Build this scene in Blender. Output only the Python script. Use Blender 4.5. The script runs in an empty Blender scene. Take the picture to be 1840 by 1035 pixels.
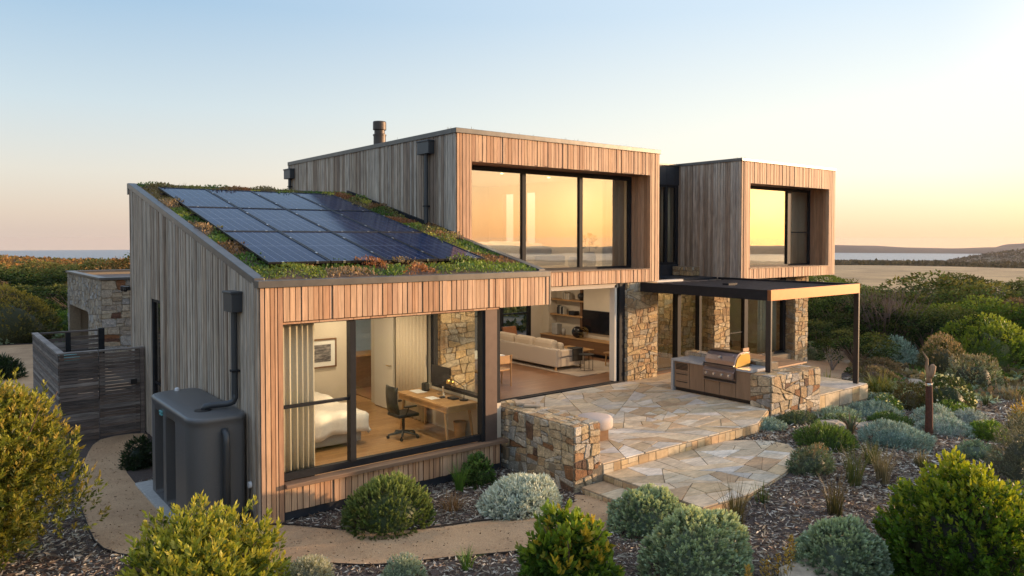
import bpy, bmesh, math, random
import numpy as np
from mathutils import Vector, Matrix
R = math.radians
rnd = random.Random(7)
rng = np.random.default_rng(11)
scene = bpy.context.scene
COL = scene.collection

# ------------------------------------------------------------------ materials
def new_mat(name):
    m = bpy.data.materials.new(name); m.use_nodes = True
    nt = m.node_tree; nt.nodes.clear()
    out = nt.nodes.new('ShaderNodeOutputMaterial')
    return m, nt, out

def pbsdf(nt, out, rough=.6, metal=0., base=None, spec=.5):
    b = nt.nodes.new('ShaderNodeBsdfPrincipled')
    b.inputs['Roughness'].default_value = rough
    b.inputs['Metallic'].default_value = metal
    b.inputs['Specular IOR Level'].default_value = spec
    if base: b.inputs['Base Color'].default_value = (*base, 1)
    nt.links.new(b.outputs[0], out.inputs[0])
    return b

def tex_noise(nt, scale, detail=4, vscale=None, rough=.6, coord='Object'):
    tc = nt.nodes.new('ShaderNodeTexCoord')
    n = nt.nodes.new('ShaderNodeTexNoise')
    n.inputs['Scale'].default_value = scale; n.inputs['Detail'].default_value = detail
    n.inputs['Roughness'].default_value = rough
    if vscale:
        mp = nt.nodes.new('ShaderNodeMapping'); mp.inputs['Scale'].default_value = vscale
        nt.links.new(tc.outputs[coord], mp.inputs[0]); nt.links.new(mp.outputs[0], n.inputs['Vector'])
    else:
        nt.links.new(tc.outputs[coord], n.inputs['Vector'])
    return n

def ramp(nt, src, stops):
    r = nt.nodes.new('ShaderNodeValToRGB')
    e = r.color_ramp.elements
    while len(e) < len(stops): e.new(.5)
    for el, (p, c) in zip(e, stops):
        el.position = p; el.color = (*c, 1) if len(c) == 3 else c
    nt.links.new(src, r.inputs[0])
    return r

def mult(nt, a, b, fac=1.):
    m = nt.nodes.new('ShaderNodeMix'); m.data_type = 'RGBA'; m.blend_type = 'MULTIPLY'
    m.inputs[0].default_value = fac
    nt.links.new(a, m.inputs[6]); nt.links.new(b, m.inputs[7])
    return m.outputs[2]

def bump(nt, b, h, strength=.3, dist=.02):
    bp = nt.nodes.new('ShaderNodeBump'); bp.inputs['Strength'].default_value = strength
    bp.inputs['Distance'].default_value = dist
    nt.links.new(h, bp.inputs['Height']); nt.links.new(bp.outputs[0], b.inputs['Normal'])

def simple(name, base, rough=.6, metal=0., nscale=0, var=.25, bstr=0., vscale=None, spec=.5):
    m, nt, out = new_mat(name); b = pbsdf(nt, out, rough, metal, base, spec)
    if nscale:
        n = tex_noise(nt, nscale, 5, vscale)
        c = ramp(nt, n.outputs[0], [(.25, tuple(x*(1-var) for x in base)), (.75, tuple(min(1, x*(1+var)) for x in base))])
        nt.links.new(c.outputs[0], b.inputs['Base Color'])
        if bstr: bump(nt, b, n.outputs[0], bstr)
    return m

def attr_mat(name, rough=.7, nscale=6, var=(.75, 1.25), vscale=None, bstr=.2, bdist=.01, spec=.4, metal=0, fine=None):
    """base colour from the per-piece colour attribute, broken up by noise"""
    m, nt, out = new_mat(name); b = pbsdf(nt, out, rough, metal, None, spec)
    a = nt.nodes.new('ShaderNodeAttribute'); a.attribute_name = 'col'
    n = tex_noise(nt, nscale, 6, vscale)
    c = ramp(nt, n.outputs[0], [(.3, (var[0],)*3), (.7, (var[1],)*3)])
    o = mult(nt, a.outputs[0], c.outputs[0])
    h = n.outputs[0]
    if fine:
        n2 = tex_noise(nt, fine[0], 4, fine[1])
        c2 = ramp(nt, n2.outputs[0], [(.35, (fine[2],)*3), (.65, (1,)*3)])
        o = mult(nt, o, c2.outputs[0]); h = n2.outputs[0]
    nt.links.new(o, b.inputs['Base Color'])
    if bstr: bump(nt, b, h, bstr, bdist)
    return m

def leaf_mat(name, trans=.3, rough=.5, tint=(1.25, 1.2, .6), spec=.35):
    m, nt, out = new_mat(name)
    b = pbsdf(nt, out, rough, 0, None, spec)
    a = nt.nodes.new('ShaderNodeAttribute'); a.attribute_name = 'col'
    oi = nt.nodes.new('ShaderNodeObjectInfo')
    r = ramp(nt, oi.outputs['Random'], [(0, (.85, .88, .9)), (1, (1.12, 1.1, 1.0))])
    col = mult(nt, a.outputs[0], r.outputs[0])
    nt.links.new(col, b.inputs['Base Color'])
    t = nt.nodes.new('ShaderNodeBsdfTranslucent')
    tm = nt.nodes.new('ShaderNodeMix'); tm.data_type = 'RGBA'; tm.blend_type = 'MULTIPLY'; tm.inputs[0].default_value = 1
    tm.inputs[7].default_value = (*tint, 1); nt.links.new(col, tm.inputs[6]); nt.links.new(tm.outputs[2], t.inputs[0])
    mx = nt.nodes.new('ShaderNodeMixShader'); mx.inputs[0].default_value = trans
    nt.links.new(b.outputs[0], mx.inputs[1]); nt.links.new(t.outputs[0], mx.inputs[2]); nt.links.new(mx.outputs[0], out.inputs[0])
    return m

def glass_mat(name, bias, tint=(.93, .95, .93), gloss=(1, 1, 1)):
    m, nt, out = new_mat(name)
    tr = nt.nodes.new('ShaderNodeBsdfTransparent'); tr.inputs[0].default_value = (*tint, 1)
    gl = nt.nodes.new('ShaderNodeBsdfGlossy'); gl.inputs['Roughness'].default_value = .0; gl.inputs[0].default_value = (*gloss, 1)
    ge = nt.nodes.new('ShaderNodeNewGeometry'); dp = nt.nodes.new('ShaderNodeVectorMath'); dp.operation = 'DOT_PRODUCT'
    nt.links.new(ge.outputs['Incoming'], dp.inputs[0]); nt.links.new(ge.outputs['Normal'], dp.inputs[1])
    def mth(op, a, b=None, v=None):
        q = nt.nodes.new('ShaderNodeMath'); q.operation = op; nt.links.new(a, q.inputs[0])
        if v is not None: q.inputs[1].default_value = v
        return q
    ab = mth('ABSOLUTE', dp.outputs['Value']); om = nt.nodes.new('ShaderNodeMath'); om.operation = 'SUBTRACT'; om.inputs[0].default_value = 1; nt.links.new(ab.outputs[0], om.inputs[1])
    pw = mth('POWER', om.outputs[0], v=5); ml = mth('MULTIPLY', pw.outputs[0], v=1-bias); ad = mth('ADD', ml.outputs[0], v=bias); ad.use_clamp = True
    mx = nt.nodes.new('ShaderNodeMixShader'); nt.links.new(ad.outputs[0], mx.inputs[0])
    nt.links.new(tr.outputs[0], mx.inputs[1]); nt.links.new(gl.outputs[0], mx.inputs[2]); nt.links.new(mx.outputs[0], out.inputs[0])
    # gentle waviness of real panes
    n = tex_noise(nt, .9, 1); bp = nt.nodes.new('ShaderNodeBump'); bp.inputs['Strength'].default_value = .05; bp.inputs['Distance'].default_value = .02
    nt.links.new(n.outputs[0], bp.inputs['Height']); nt.links.new(bp.outputs[0], gl.inputs['Normal'])
    return m

def emit_mat(name, col, s):
    m, nt, out = new_mat(name); e = nt.nodes.new('ShaderNodeEmission')
    e.inputs[0].default_value = (*col, 1); e.inputs[1].default_value = s; nt.links.new(e.outputs[0], out.inputs[0]); return m

def plank_mat(name, c1, c2, scale=1., rough=.35, along_y=False, w=.14):
    m, nt, out = new_mat(name); b = pbsdf(nt, out, rough)
    tc = nt.nodes.new('ShaderNodeTexCoord'); mp = nt.nodes.new('ShaderNodeMapping')
    if along_y: mp.inputs['Rotation'].default_value = (0, 0, R(90))
    nt.links.new(tc.outputs['Object'], mp.inputs[0])
    br = nt.nodes.new('ShaderNodeTexBrick'); br.inputs['Scale'].default_value = 1
    br.inputs['Brick Width'].default_value = 1.7; br.inputs['Row Height'].default_value = w
    br.inputs['Mortar Size'].default_value = .003; br.inputs['Color1'].default_value = (*c1, 1); br.inputs['Color2'].default_value = (*c2, 1)
    br.inputs['Mortar'].default_value = (c1[0]*.3, c1[1]*.3, c1[2]*.3, 1); br.inputs['Bias'].default_value = 0
    nt.links.new(mp.outputs[0], br.inputs[0])
    n = tex_noise(nt, 3, 5, (1, 14, 1) if not along_y else (14, 1, 1))
    c = ramp(nt, n.outputs[0], [(.3, (.78,)*3), (.7, (1.15,)*3)])
    nt.links.new(mult(nt, br.outputs[0], c.outputs[0]), b.inputs['Base Color'])
    return m

M = {}
M['cedar'] = attr_mat('cedar_cladding', .62, 5, (.78, 1.18), (3, 3, .35), .25, .004, fine=(60, (1, 1, .05), .78))
M['grey_timber'] = attr_mat('weathered_timber', .75, 3, (.62, 1.3), (4, 4, .5), .3, .005, fine=(70, (1, 1, .04), .68))
M['fence_timber'] = attr_mat('fence_timber', .8, 3, (.55, 1.35), (.6, .6, 6), .3, .005, fine=(50, (.06, .06, 1), .62))
M['stone'] = attr_mat('rubble_stone', .85, 9, (.66, 1.3), None, .7, .04, fine=(34, None, .62))
M['flag'] = attr_mat('sandstone_paving', .65, 2.2, (.74, 1.2), (1, 2.6, 1), .25, .01, fine=(9, (.8, 3, 1), .76))
M['mortar'] = simple('mortar', (.24, .19, .13), .95, nscale=30, var=.25, bstr=.4)
M['plaster'] = simple('warm_white_plaster', (.62, .55, .44), .85, nscale=3, var=.04)
M['ceiling'] = simple('ceiling_white', (.7, .66, .58), .9)
M['dark_metal'] = simple('dark_metal', (.018, .019, .022), .55, .0, nscale=8, var=.2, spec=.15)
M['dark_panel'] = simple('charcoal_panel', (.03, .035, .045), .5, .3, nscale=6, var=.2)
M['cap_metal'] = simple('roof_flashing_metal', (.13, .125, .12), .42, .75, nscale=5, var=.2, bstr=.05)
M['bronze'] = simple('bronze_metal', (.13, .095, .08), .5, .5, nscale=6, var=.1)
M['pergola'] = simple('sunset_beam_metal', (.27, .12, .05), .5, .65, nscale=6, var=.08)  # front beam only: sunset glow put into the metal colour
M['post_metal'] = simple('dark_bronze_post', (.04, .037, .037), .45, .4, nscale=6, var=.1)
M['flue'] = simple('flue_metal', (.075, .062, .055), .45, .6, nscale=6, var=.15)
M['pergola_roof'] = simple('pergola_roof_sheet', (.07, .058, .055), .75, .1, nscale=4, var=.3)
M['tank'] = simple('grey_polymer', (.095, .097, .10), .38, 0, nscale=60, var=.1, bstr=.06)
M['pipe'] = simple('grey_pipe', (.045, .052, .06), .4, .2)
M['concrete'] = simple('concrete', (.36, .36, .35), .8, nscale=14, var=.2, bstr=.15)
M['counter'] = simple('pale_stone_counter', (.38, .39, .4), .35, nscale=9, var=.16)
M['cabinet'] = simple('brown_cabinet_panel', (.24, .155, .095), .5, nscale=7, var=.22, vscale=(1, 1, .15))
M['steel'] = simple('stainless_steel', (.30, .26, .26), .3, 1., nscale=3, var=.1, vscale=(1, 14, 14))
M['steel_light'] = simple('bright_steel', (.75, .74, .72), .2, 1.)
M['steel_dark'] = simple('dark_steel', (.06, .055, .055), .3, .9)
M['black'] = simple('black_plastic', (.012, .012, .013), .4)
M['screen'] = simple('dark_glass_screen', (.006, .006, .008), .12)
M['oak'] = simple('oak_furniture', (.42, .24, .1), .45, nscale=5, var=.25, vscale=(1, 1, 1))
M['oak_dark'] = simple('dark_oak', (.17, .085, .035), .45, nscale=4, var=.25, vscale=(1, .2, 4))
M['table_timber'] = simple('outdoor_timber', (.45, .27, .15), .55, nscale=6, var=.22, vscale=(4, 1, 1))
M['sill'] = simple('timber_sill', (.2, .125, .08), .55, nscale=7, var=.28, vscale=(.5, 6, 6), bstr=.1)
M['floor_bed'] = plank_mat('oak_floor', (.33, .18, .075), (.42, .24, .1), along_y=False)
M['floor_liv'] = plank_mat('walnut_floor', (.24, .115, .055), (.3, .15, .075), along_y=False)
M['linen'] = simple('white_linen', (.72, .68, .62), .9, nscale=20, var=.06, bstr=.15)
M['fabric'] = simple('grey_fabric', (.36, .34, .31), .95, nscale=60, var=.1, bstr=.15)
M['sofa'] = simple('oatmeal_fabric', (.55, .48, .4), .95, nscale=50, var=.1, bstr=.2)
M['cushion'] = simple('cream_cushion', (.6, .5, .38), .95, nscale=40, var=.1, bstr=.2)
M['curtain'] = simple('curtain_cloth', (.66, .58, .46), .9, nscale=30, var=.08)
M['curtain_pale'] = simple('pale_curtain_cloth', (.5, .52, .48), .9, nscale=30, var=.08)
M['rug'] = simple('cream_rug', (.42, .34, .26), 1, nscale=30, var=.15, bstr=.3)
M['throw'] = simple('charcoal_wool', (.03, .028, .026), 1, nscale=50, var=.3, bstr=.3)
M['brass'] = simple('brass', (.6, .4, .12), .3, 1)
M['leather'] = simple('tan_leather', (.25, .1, .04), .5, nscale=10, var=.2)
M['pouf'] = simple('pouf_cloth', (.5, .42, .37), .9, nscale=50, var=.08, bstr=.2)
M['teal'] = simple('teal_plastic', (.12, .4, .42), .45)
M['ceramic'] = simple('grey_ceramic', (.3, .29, .27), .7, nscale=8, var=.15)
M['white_plastic'] = simple('white_plastic', (.75, .76, .78), .4)
M['paper'] = simple('paper', (.75, .74, .7), .9)
M['rust'] = simple('rusty_steel', (.1, .04, .025), .85, .2, nscale=14, var=.45, bstr=.4)
M['driftwood'] = simple('driftwood', (.3, .19, .11), .85, nscale=9, var=.4, bstr=.4, vscale=(3, 3, .5))
M['bark'] = simple('bark', (.12, .08, .055), .95, nscale=20, var=.4, bstr=.5, vscale=(1, 1, .3))
M['dead_dark'] = simple('dead_brown_twigs', (.11, .085, .075), .95, nscale=14, var=.3)
M['dead'] = simple('dead_grey_wood', (.28, .24, .22), .95, nscale=14, var=.3)
M['rock'] = simple('pale_sandstone_rock', (.42, .34, .25), .9, nscale=6, var=.3, bstr=.5)
M['leaf'] = leaf_mat('foliage')
M['leaf_glow'] = leaf_mat('sunlit_shrub_foliage', .38, .45, (1.35, 1.2, .5))
M['leaf_far'] = leaf_mat('distant_foliage', .22, .8, (1.2, 1.1, .6), .1)
M['leaf_silver'] = leaf_mat('silver_foliage', .15, .7, (1.1, 1.1, .9), .2)
M['grassblade'] = leaf_mat('grass_blades', .3, .5, (1.2, 1.15, .6))
M['glass_up'] = glass_mat('coated_window_glass', .26, (.86, .88, .84))
M['glass_low'] = glass_mat('clear_window_glass', .03, (.95, .96, .93))
M['glass_mid'] = glass_mat('tinted_window_glass', .07, (.86, .86, .82))
M['downlight'] = emit_mat('downlight_lens', (1, .82, .55), 14)
M['lamp_glow'] = emit_mat('lamp_bulb', (1, .75, .4), 8)
M['clip'] = simple('aluminium_clip', (.7, .7, .7), .3, 1)
M['edging'] = simple('steel_edging', (.03, .022, .018), .8)

def solar_mat():
    m, nt, out = new_mat('solar_cells'); b = pbsdf(nt, out, .12, 0, None, .2); b.inputs['IOR'].default_value = 1.22
    tc = nt.nodes.new('ShaderNodeTexCoord')
    sp = nt.nodes.new('ShaderNodeSeparateXYZ'); nt.links.new(tc.outputs['UV'], sp.inputs[0])
    def line(src, n, w, off=0):
        a = nt.nodes.new('ShaderNodeMath'); a.operation = 'MULTIPLY_ADD'; a.inputs[1].default_value = n; a.inputs[2].default_value = off; nt.links.new(src, a.inputs[0])
        f = nt.nodes.new('ShaderNodeMath'); f.operation = 'FRACT'; nt.links.new(a.outputs[0], f.inputs[0])
        l = nt.nodes.new('ShaderNodeMath'); l.operation = 'LESS_THAN'; l.inputs[1].default_value = w; nt.links.new(f.outputs[0], l.inputs[0])
        return l.outputs[0]
    def mx(a, b_):
        q = nt.nodes.new('ShaderNodeMath'); q.operation = 'MAXIMUM'; nt.links.new(a, q.inputs[0]); nt.links.new(b_, q.inputs[1]); return q.outputs[0]
    strong = line(sp.outputs[0], 6, .045, .022)
    mid = line(sp.outputs[1], 2, .012, .006)
    thin = mx(line(sp.outputs[0], 24, .05), line(sp.outputs[1], 20, .06))
    n = tex_noise(nt, 7, 3)
    base = ramp(nt, n.outputs[0], [(.3, (.01, .018, .05)), (.7, (.016, .028, .075))])
    m1 = nt.nodes.new('ShaderNodeMix'); m1.data_type = 'RGBA'; m1.inputs[7].default_value = (.035, .05, .11, 1)
    nt.links.new(thin, m1.inputs[0]); nt.links.new(base.outputs[0], m1.inputs[6])
    m2 = nt.nodes.new('ShaderNodeMix'); m2.data_type = 'RGBA'; m2.inputs[7].default_value = (.14, .18, .26, 1)
    nt.links.new(mx(strong, mid), m2.inputs[0]); nt.links.new(m1.outputs[2], m2.inputs[6])
    nt.links.new(m2.outputs[2], b.inputs['Base Color'])
    return m
M['solar'] = solar_mat()

def sand_mat():
    m, nt, out = new_mat('granitic_sand'); b = pbsdf(nt, out, .95)
    n = tex_noise(nt, 1.1, 8, None, .7); n2 = tex_noise(nt, 60, 4)
    c = ramp(nt, n.outputs[0], [(.3, (.36, .22, .12)), (.5, (.48, .31, .175)), (.7, (.56, .37, .215))])
    c2 = ramp(nt, n2.outputs[0], [(.3, (.72,)*3), (.7, (1.12,)*3)])
    nt.links.new(mult(nt, c.outputs[0], c2.outputs[0]), b.inputs['Base Color'])
    bump(nt, b, n2.outputs[0], .6, .02); return m
M['sand'] = sand_mat()

def mulch_mat():
    m, nt, out = new_mat('garden_ground'); b = pbsdf(nt, out, .95)
    a = nt.nodes.new('ShaderNodeAttribute'); a.attribute_name = 'col'
    n2 = tex_noise(nt, 25, 6); n = tex_noise(nt, .05, 8, None, .65)
    c2 = ramp(nt, n2.outputs[0], [(.3, (.6,)*3), (.7, (1.3,)*3)])
    c = ramp(nt, n.outputs[0], [(.35, (.65,)*3), (.65, (1.25,)*3)])
    nt.links.new(mult(nt, mult(nt, a.outputs[0], c2.outputs[0]), c.outputs[0]), b.inputs['Base Color'])
    bump(nt, b, n2.outputs[0], .8, .03); return m
M['ground'] = mulch_mat()

def sea_mat():
    m, nt, out = new_mat('sea_water'); b = pbsdf(nt, out, .3, 0, (.055, .13, .19), .3)
    n = tex_noise(nt, .08, 4, (1, 1, 1)); bump(nt, b, n.outputs[0], .25, 2.); return m
M['sea'] = sea_mat()
M['hill'] = simple('far_hill_heath', (.07, .055, .04), .95, nscale=.006, var=.4)

# ------------------------------------------------------------------ object helpers
def link(o, parent=None):
    COL.objects.link(o)
    if parent is not None: o.parent = parent
    return o

def tag(o, label=None, cat=None, group=None, kind=None):
    if label: o['label'] = label
    if cat: o['category'] = cat
    if group: o['group'] = group
    if kind: o['kind'] = kind
    return o

def thing(name, label, cat, loc=(0, 0, 0), group=None, rz=0.):
    o = bpy.data.objects.new(name, None); o.location = loc; o.rotation_euler = (0, 0, rz)
    o.empty_display_size = .2
    link(o); return tag(o, label, cat, group)

class MB:
    """collects geometry in world (or local) coordinates and links it as ONE mesh"""
    def __init__(s): s.v = []; s.f = []; s.c = []; s.uv = {}
    def add(s, vs, fs, col=(.5, .5, .5)):
        n = len(s.v); s.v += [tuple(v) for v in vs]; s.c += [col]*len(vs)
        s.f += [tuple(i+n for i in f) for f in fs]
    def box(s, x0, x1, y0, y1, z0, z1, col=(.5, .5, .5)):
        s.add([(x0, y0, z0), (x1, y0, z0), (x1, y1, z0), (x0, y1, z0), (x0, y0, z1), (x1, y0, z1), (x1, y1, z1), (x0, y1, z1)],
              [(0, 3, 2, 1), (4, 5, 6, 7), (0, 1, 5, 4), (1, 2, 6, 5), (2, 3, 7, 6), (3, 0, 4, 7)], col)
        return s
    def prism(s, poly, axis, a, b, col=(.5, .5, .5)):
        """poly of 2-D points extruded along axis from a to b"""
        def P(p, t): return {0: (t, p[0], p[1]), 1: (p[0], t, p[1]), 2: (p[0], p[1], t)}[axis]
        n = len(poly)
        s.add([P(p, a) for p in poly]+[P(p, b) for p in poly],
              [tuple(range(n))[::-1], tuple(range(n, 2*n))]+[(i, (i+1) % n, n+(i+1) % n, n+i) for i in range(n)], col)
        return s
    def tube(s, pts, rad, n=8, col=(.5, .5, .5), cap=True):
        pts = [Vector(p) for p in pts]; rad = rad if isinstance(rad, (list, tuple)) else [rad]*len(pts)
        vs = []; prev = None
        for i, p in enumerate(pts):
            d = (pts[min(i+1, len(pts)-1)]-pts[max(i-1, 0)]).normalized()
            u = d.orthogonal().normalized() if prev is None else (prev-d*prev.dot(d)).normalized()
            prev = u; w = d.cross(u)
            for k in range(n):
                a = 2*math.pi*k/n; vs.append(p+(u*math.cos(a)+w*math.sin(a))*rad[i])
        fs = [(i*n+k, i*n+(k+1) % n, (i+1)*n+(k+1) % n, (i+1)*n+k) for i in range(len(pts)-1) for k in range(n)]
        if cap: fs += [tuple(range(n))[::-1], tuple((len(pts)-1)*n+k for k in range(n))]
        s.add(vs, fs, col); return s
    def lathe(s, prof, c, n=20, col=(.5, .5, .5), sx=1, sy=1):
        vs = [(c[0]+r*sx*math.cos(2*math.pi*k/n), c[1]+r*sy*math.sin(2*math.pi*k/n), c[2]+z) for r, z in prof for k in range(n)]
        fs = [(i*n+k, i*n+(k+1) % n, (i+1)*n+(k+1) % n, (i+1)*n+k) for i in range(len(prof)-1) for k in range(n)]
        fs += [tuple(range(n))[::-1], tuple((len(prof)-1)*n+k for k in range(n))]
        s.add(vs, fs, col); return s
    def beam(s, p, q, w, t, col=(.5, .5, .5), up=(0, 0, 1)):
        p, q = Vector(p), Vector(q); d = (q-p).normalized(); sd = d.cross(Vector(up))
        if sd.length < 1e-4: sd = Vector((1, 0, 0))
        sd.normalize(); u = sd.cross(d); vs = []
        for e in (p, q):
            for a, b in ((-1, -1), (1, -1), (1, 1), (-1, 1)): vs.append(e+sd*a*w/2+u*b*t/2)
        s.add(vs, [(0, 1, 2, 3)[::-1], (4, 5, 6, 7), (0, 1, 5, 4), (1, 2, 6, 5), (2, 3, 7, 6), (3, 0, 4, 7)], col); return s
    def build(s, name, mat, parent=None, smooth=False, bevel=0., off=None, subsurf=0):
        me = bpy.data.meshes.new(name)
        o3 = off or (0, 0, 0)
        me.from_pydata([(a-o3[0], b-o3[1], c-o3[2]) for a, b, c in s.v], [], s.f)
        ca = me.color_attributes.new('col', 'FLOAT_COLOR', 'POINT')
        ca.data.foreach_set('color', np.array([(*c, 1.) for c in s.c], dtype=np.float32).ravel())
        bm = bmesh.new(); bm.from_mesh(me); bmesh.ops.recalc_face_normals(bm, faces=bm.faces); bm.to_mesh(me); bm.free()
        if smooth: me.polygons.foreach_set('use_smooth', [True]*len(me.polygons))
        me.materials.append(mat if not isinstance(mat, str) else M[mat])
        o = bpy.data.objects.new(name, me)
        if off and parent is None: o.location = off
        link(o, parent)
        if bevel:
            b = o.modifiers.new('bevel', 'BEVEL'); b.width = bevel; b.segments = 2; b.limit_method = 'ANGLE'; b.angle_limit = R(40)
        if subsurf:
            q = o.modifiers.new('sub', 'SUBSURF'); q.levels = q.render_levels = subsurf
        return o

def part(parent, name, mat, fn, **k):
    """part of a thing: geometry given in world coordinates, stored relative to the parent's origin"""
    m = MB(); fn(m)
    p = parent; off = Vector((0, 0, 0))
    while p is not None: off += p.location; p = p.parent
    return m.build(name, mat, parent, off=tuple(off), **k)

def solo(name, mat, fn, label, cat, off=(0, 0, 0), group=None, kind=None, **k):
    m = MB(); fn(m); o = m.build(name, mat, None, off=off, **k); return tag(o, label, cat, group, kind)

def mix3(a, b, t): return tuple(a[i]*(1-t)+b[i]*t for i in range(3))
CEDAR = [(.56, .33, .19), (.61, .38, .23), (.50, .28, .155), (.66, .43, .27), (.54, .33, .205), (.43, .24, .14), (.60, .38, .24), (.63, .4, .24)]
GREY = [(.44, .35, .26), (.51, .42, .33), (.33, .25, .18), (.58, .49, .39), (.38, .28, .20), (.46, .39, .32), (.28, .205, .15), (.52, .42, .32), (.55, .47, .38)]
def pick(p, r=rnd, j=.08):
    c = r.choice(p); k = 1+r.uniform(-j, j); return tuple(min(.95, x*k) for x in c)

# vertical boards on the plane <axis>=const, outward = sign
def boards(mb, axis, const, sign, a0, a1, zlo, zhi, holes=(), pal=CEDAR, w=(.085, .13), gap=.014, depth=(.016, .036), r=None):
    r = r or rnd
    cuts = sorted({a0, a1, *[min(max(h[0], a0), a1) for h in holes], *[min(max(h[1], a0), a1) for h in holes]})
    fl = lambda f, t: f(t) if callable(f) else f
    for s0, s1 in zip(cuts, cuts[1:]):
        if s1-s0 < .02: continue
        ws = []
        while sum(ws) < s1-s0: ws.append(r.uniform(*w) if r.random() > .25 else r.uniform(*w)*.6)
        k = (s1-s0)/sum(ws); t = s0
        for wd in ws:
            wd *= k; b0, b1 = t+gap/2, t+wd-gap/2; t += wd; mid = (b0+b1)/2
            iv = [(None, None)]; segs = []
            hs = sorted([h for h in holes if h[0] < mid < h[1]], key=lambda h: h[2])
            lo = 'L'
            for h in hs:
                segs.append((lo, h[2])); lo = h[3]
            segs.append((lo, 'H'))
            c = pick(pal, r); d = r.uniform(*depth)
            for (q0, q1) in segs:
                zz = []
                for e in (b0, b1):
                    za = fl(zlo, e) if q0 == 'L' else max(q0, fl(zlo, e)); zb = fl(zhi, e) if q1 == 'H' else q1; zz.append((za, zb))
                if zz[0][1]-zz[0][0] < .02 or zz[1][1]-zz[1][0] < .02: continue
                vs = []
                for dd in (0, d*sign):
                    for e, (za, zb) in ((b0, zz[0]), (b1, zz[1])):
                        for z in (za, zb): vs.append((const+dd, e, z) if axis == 0 else (e, const+dd, z))
                mb.add(vs, [(0, 1, 3, 2), (4, 6, 7, 5), (0, 4, 5, 1), (2, 3, 7, 6), (1, 5, 7, 3), (0, 2, 6, 4)], c)

# ---- stone laying: polygons clipped from scattered sites
def clip_poly(poly, px, py, nx, ny):
    out = []; n = len(poly)
    for i in range(n):
        a, b = poly[i], poly[(i+1) % n]
        da = (a[0]-px)*nx+(a[1]-py)*ny; db = (b[0]-px)*nx+(b[1]-py)*ny
        if da <= 0: out.append(a)
        if (da < 0 < db) or (db < 0 < da):
            t = da/(da-db); out.append((a[0]+(b[0]-a[0])*t, a[1]+(b[1]-a[1])*t))
    return out
STONE = [(.55, .43, .28), (.60, .49, .34), (.50, .37, .23), (.44, .40, .34), (.62, .54, .42), (.50, .38, .22), (.38, .35, .31), (.52, .36, .2),
         (.30, .15, .07), (.38, .22, .11), (.17, .10, .065), (.58, .45, .29), (.66, .58, .46), (.6, .47, .3), (.56, .5, .42), (.5, .4, .26)]
STONE_PALE = [(.56, .44, .27), (.60, .48, .31), (.52, .38, .22), (.48, .42, .32), (.58, .42, .22), (.44, .30, .16), (.5, .33, .18)]
STONE_GREY = [(.36, .31, .24), (.42, .37, .29), (.32, .29, .25), (.28, .24, .19), (.4, .33, .24), (.38, .37, .35), (.3, .24, .17), (.34, .3, .25), (.4, .35, .28)]
FLAG = [(.68, .54, .37), (.72, .62, .47), (.62, .46, .28), (.66, .58, .49), (.64, .48, .31), (.70, .56, .37), (.74, .65, .53), (.56, .38, .22), (.64, .50, .34), (.62, .45, .26), (.70, .6, .46), (.72, .58, .40)]
def parea(p): return abs(sum(p[k][0]*p[(k+1) % len(p)][1]-p[(k+1) % len(p)][0]*p[k][1] for k in range(len(p))))/2
def crack(poly, target, aspect, wob, r, depth=0):
  """break a polygon into irregular blocks with straight cracks, as a mason fits them"""
  A = parea(poly)
  if A < target*r.uniform(.45, 2.1) or depth > 14: return [poly]
  us = [p[0] for p in poly]; vs_ = [p[1] for p in poly]; w = (max(us)-min(us))/aspect; h = max(vs_)-min(vs_)
  for k_ in range(6):
    t = r.uniform(.36, .64) if r.random() < .8 else r.uniform(.25, .75)
    if w > h*r.uniform(.75, 1.3): px, py, a = min(us)+t*(max(us)-min(us)), (min(vs_)+max(vs_))/2, r.gauss(0, wob)
    else: px, py, a = (min(us)+max(us))/2, min(vs_)+t*h, math.pi/2+r.gauss(0, wob*.75)
    nx, ny = math.cos(a), math.sin(a)
    A1, A2 = clip_poly(poly, px, py, nx, ny), clip_poly(poly, px, py, -nx, -ny)
    if len(A1) < 3 or len(A2) < 3 or min(parea(A1), parea(A2)) < A*.14: continue
    return crack(A1, target, aspect, wob, r, depth+1)+crack(A2, target, aspect, wob, r, depth+1)
  return [poly]
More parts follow.
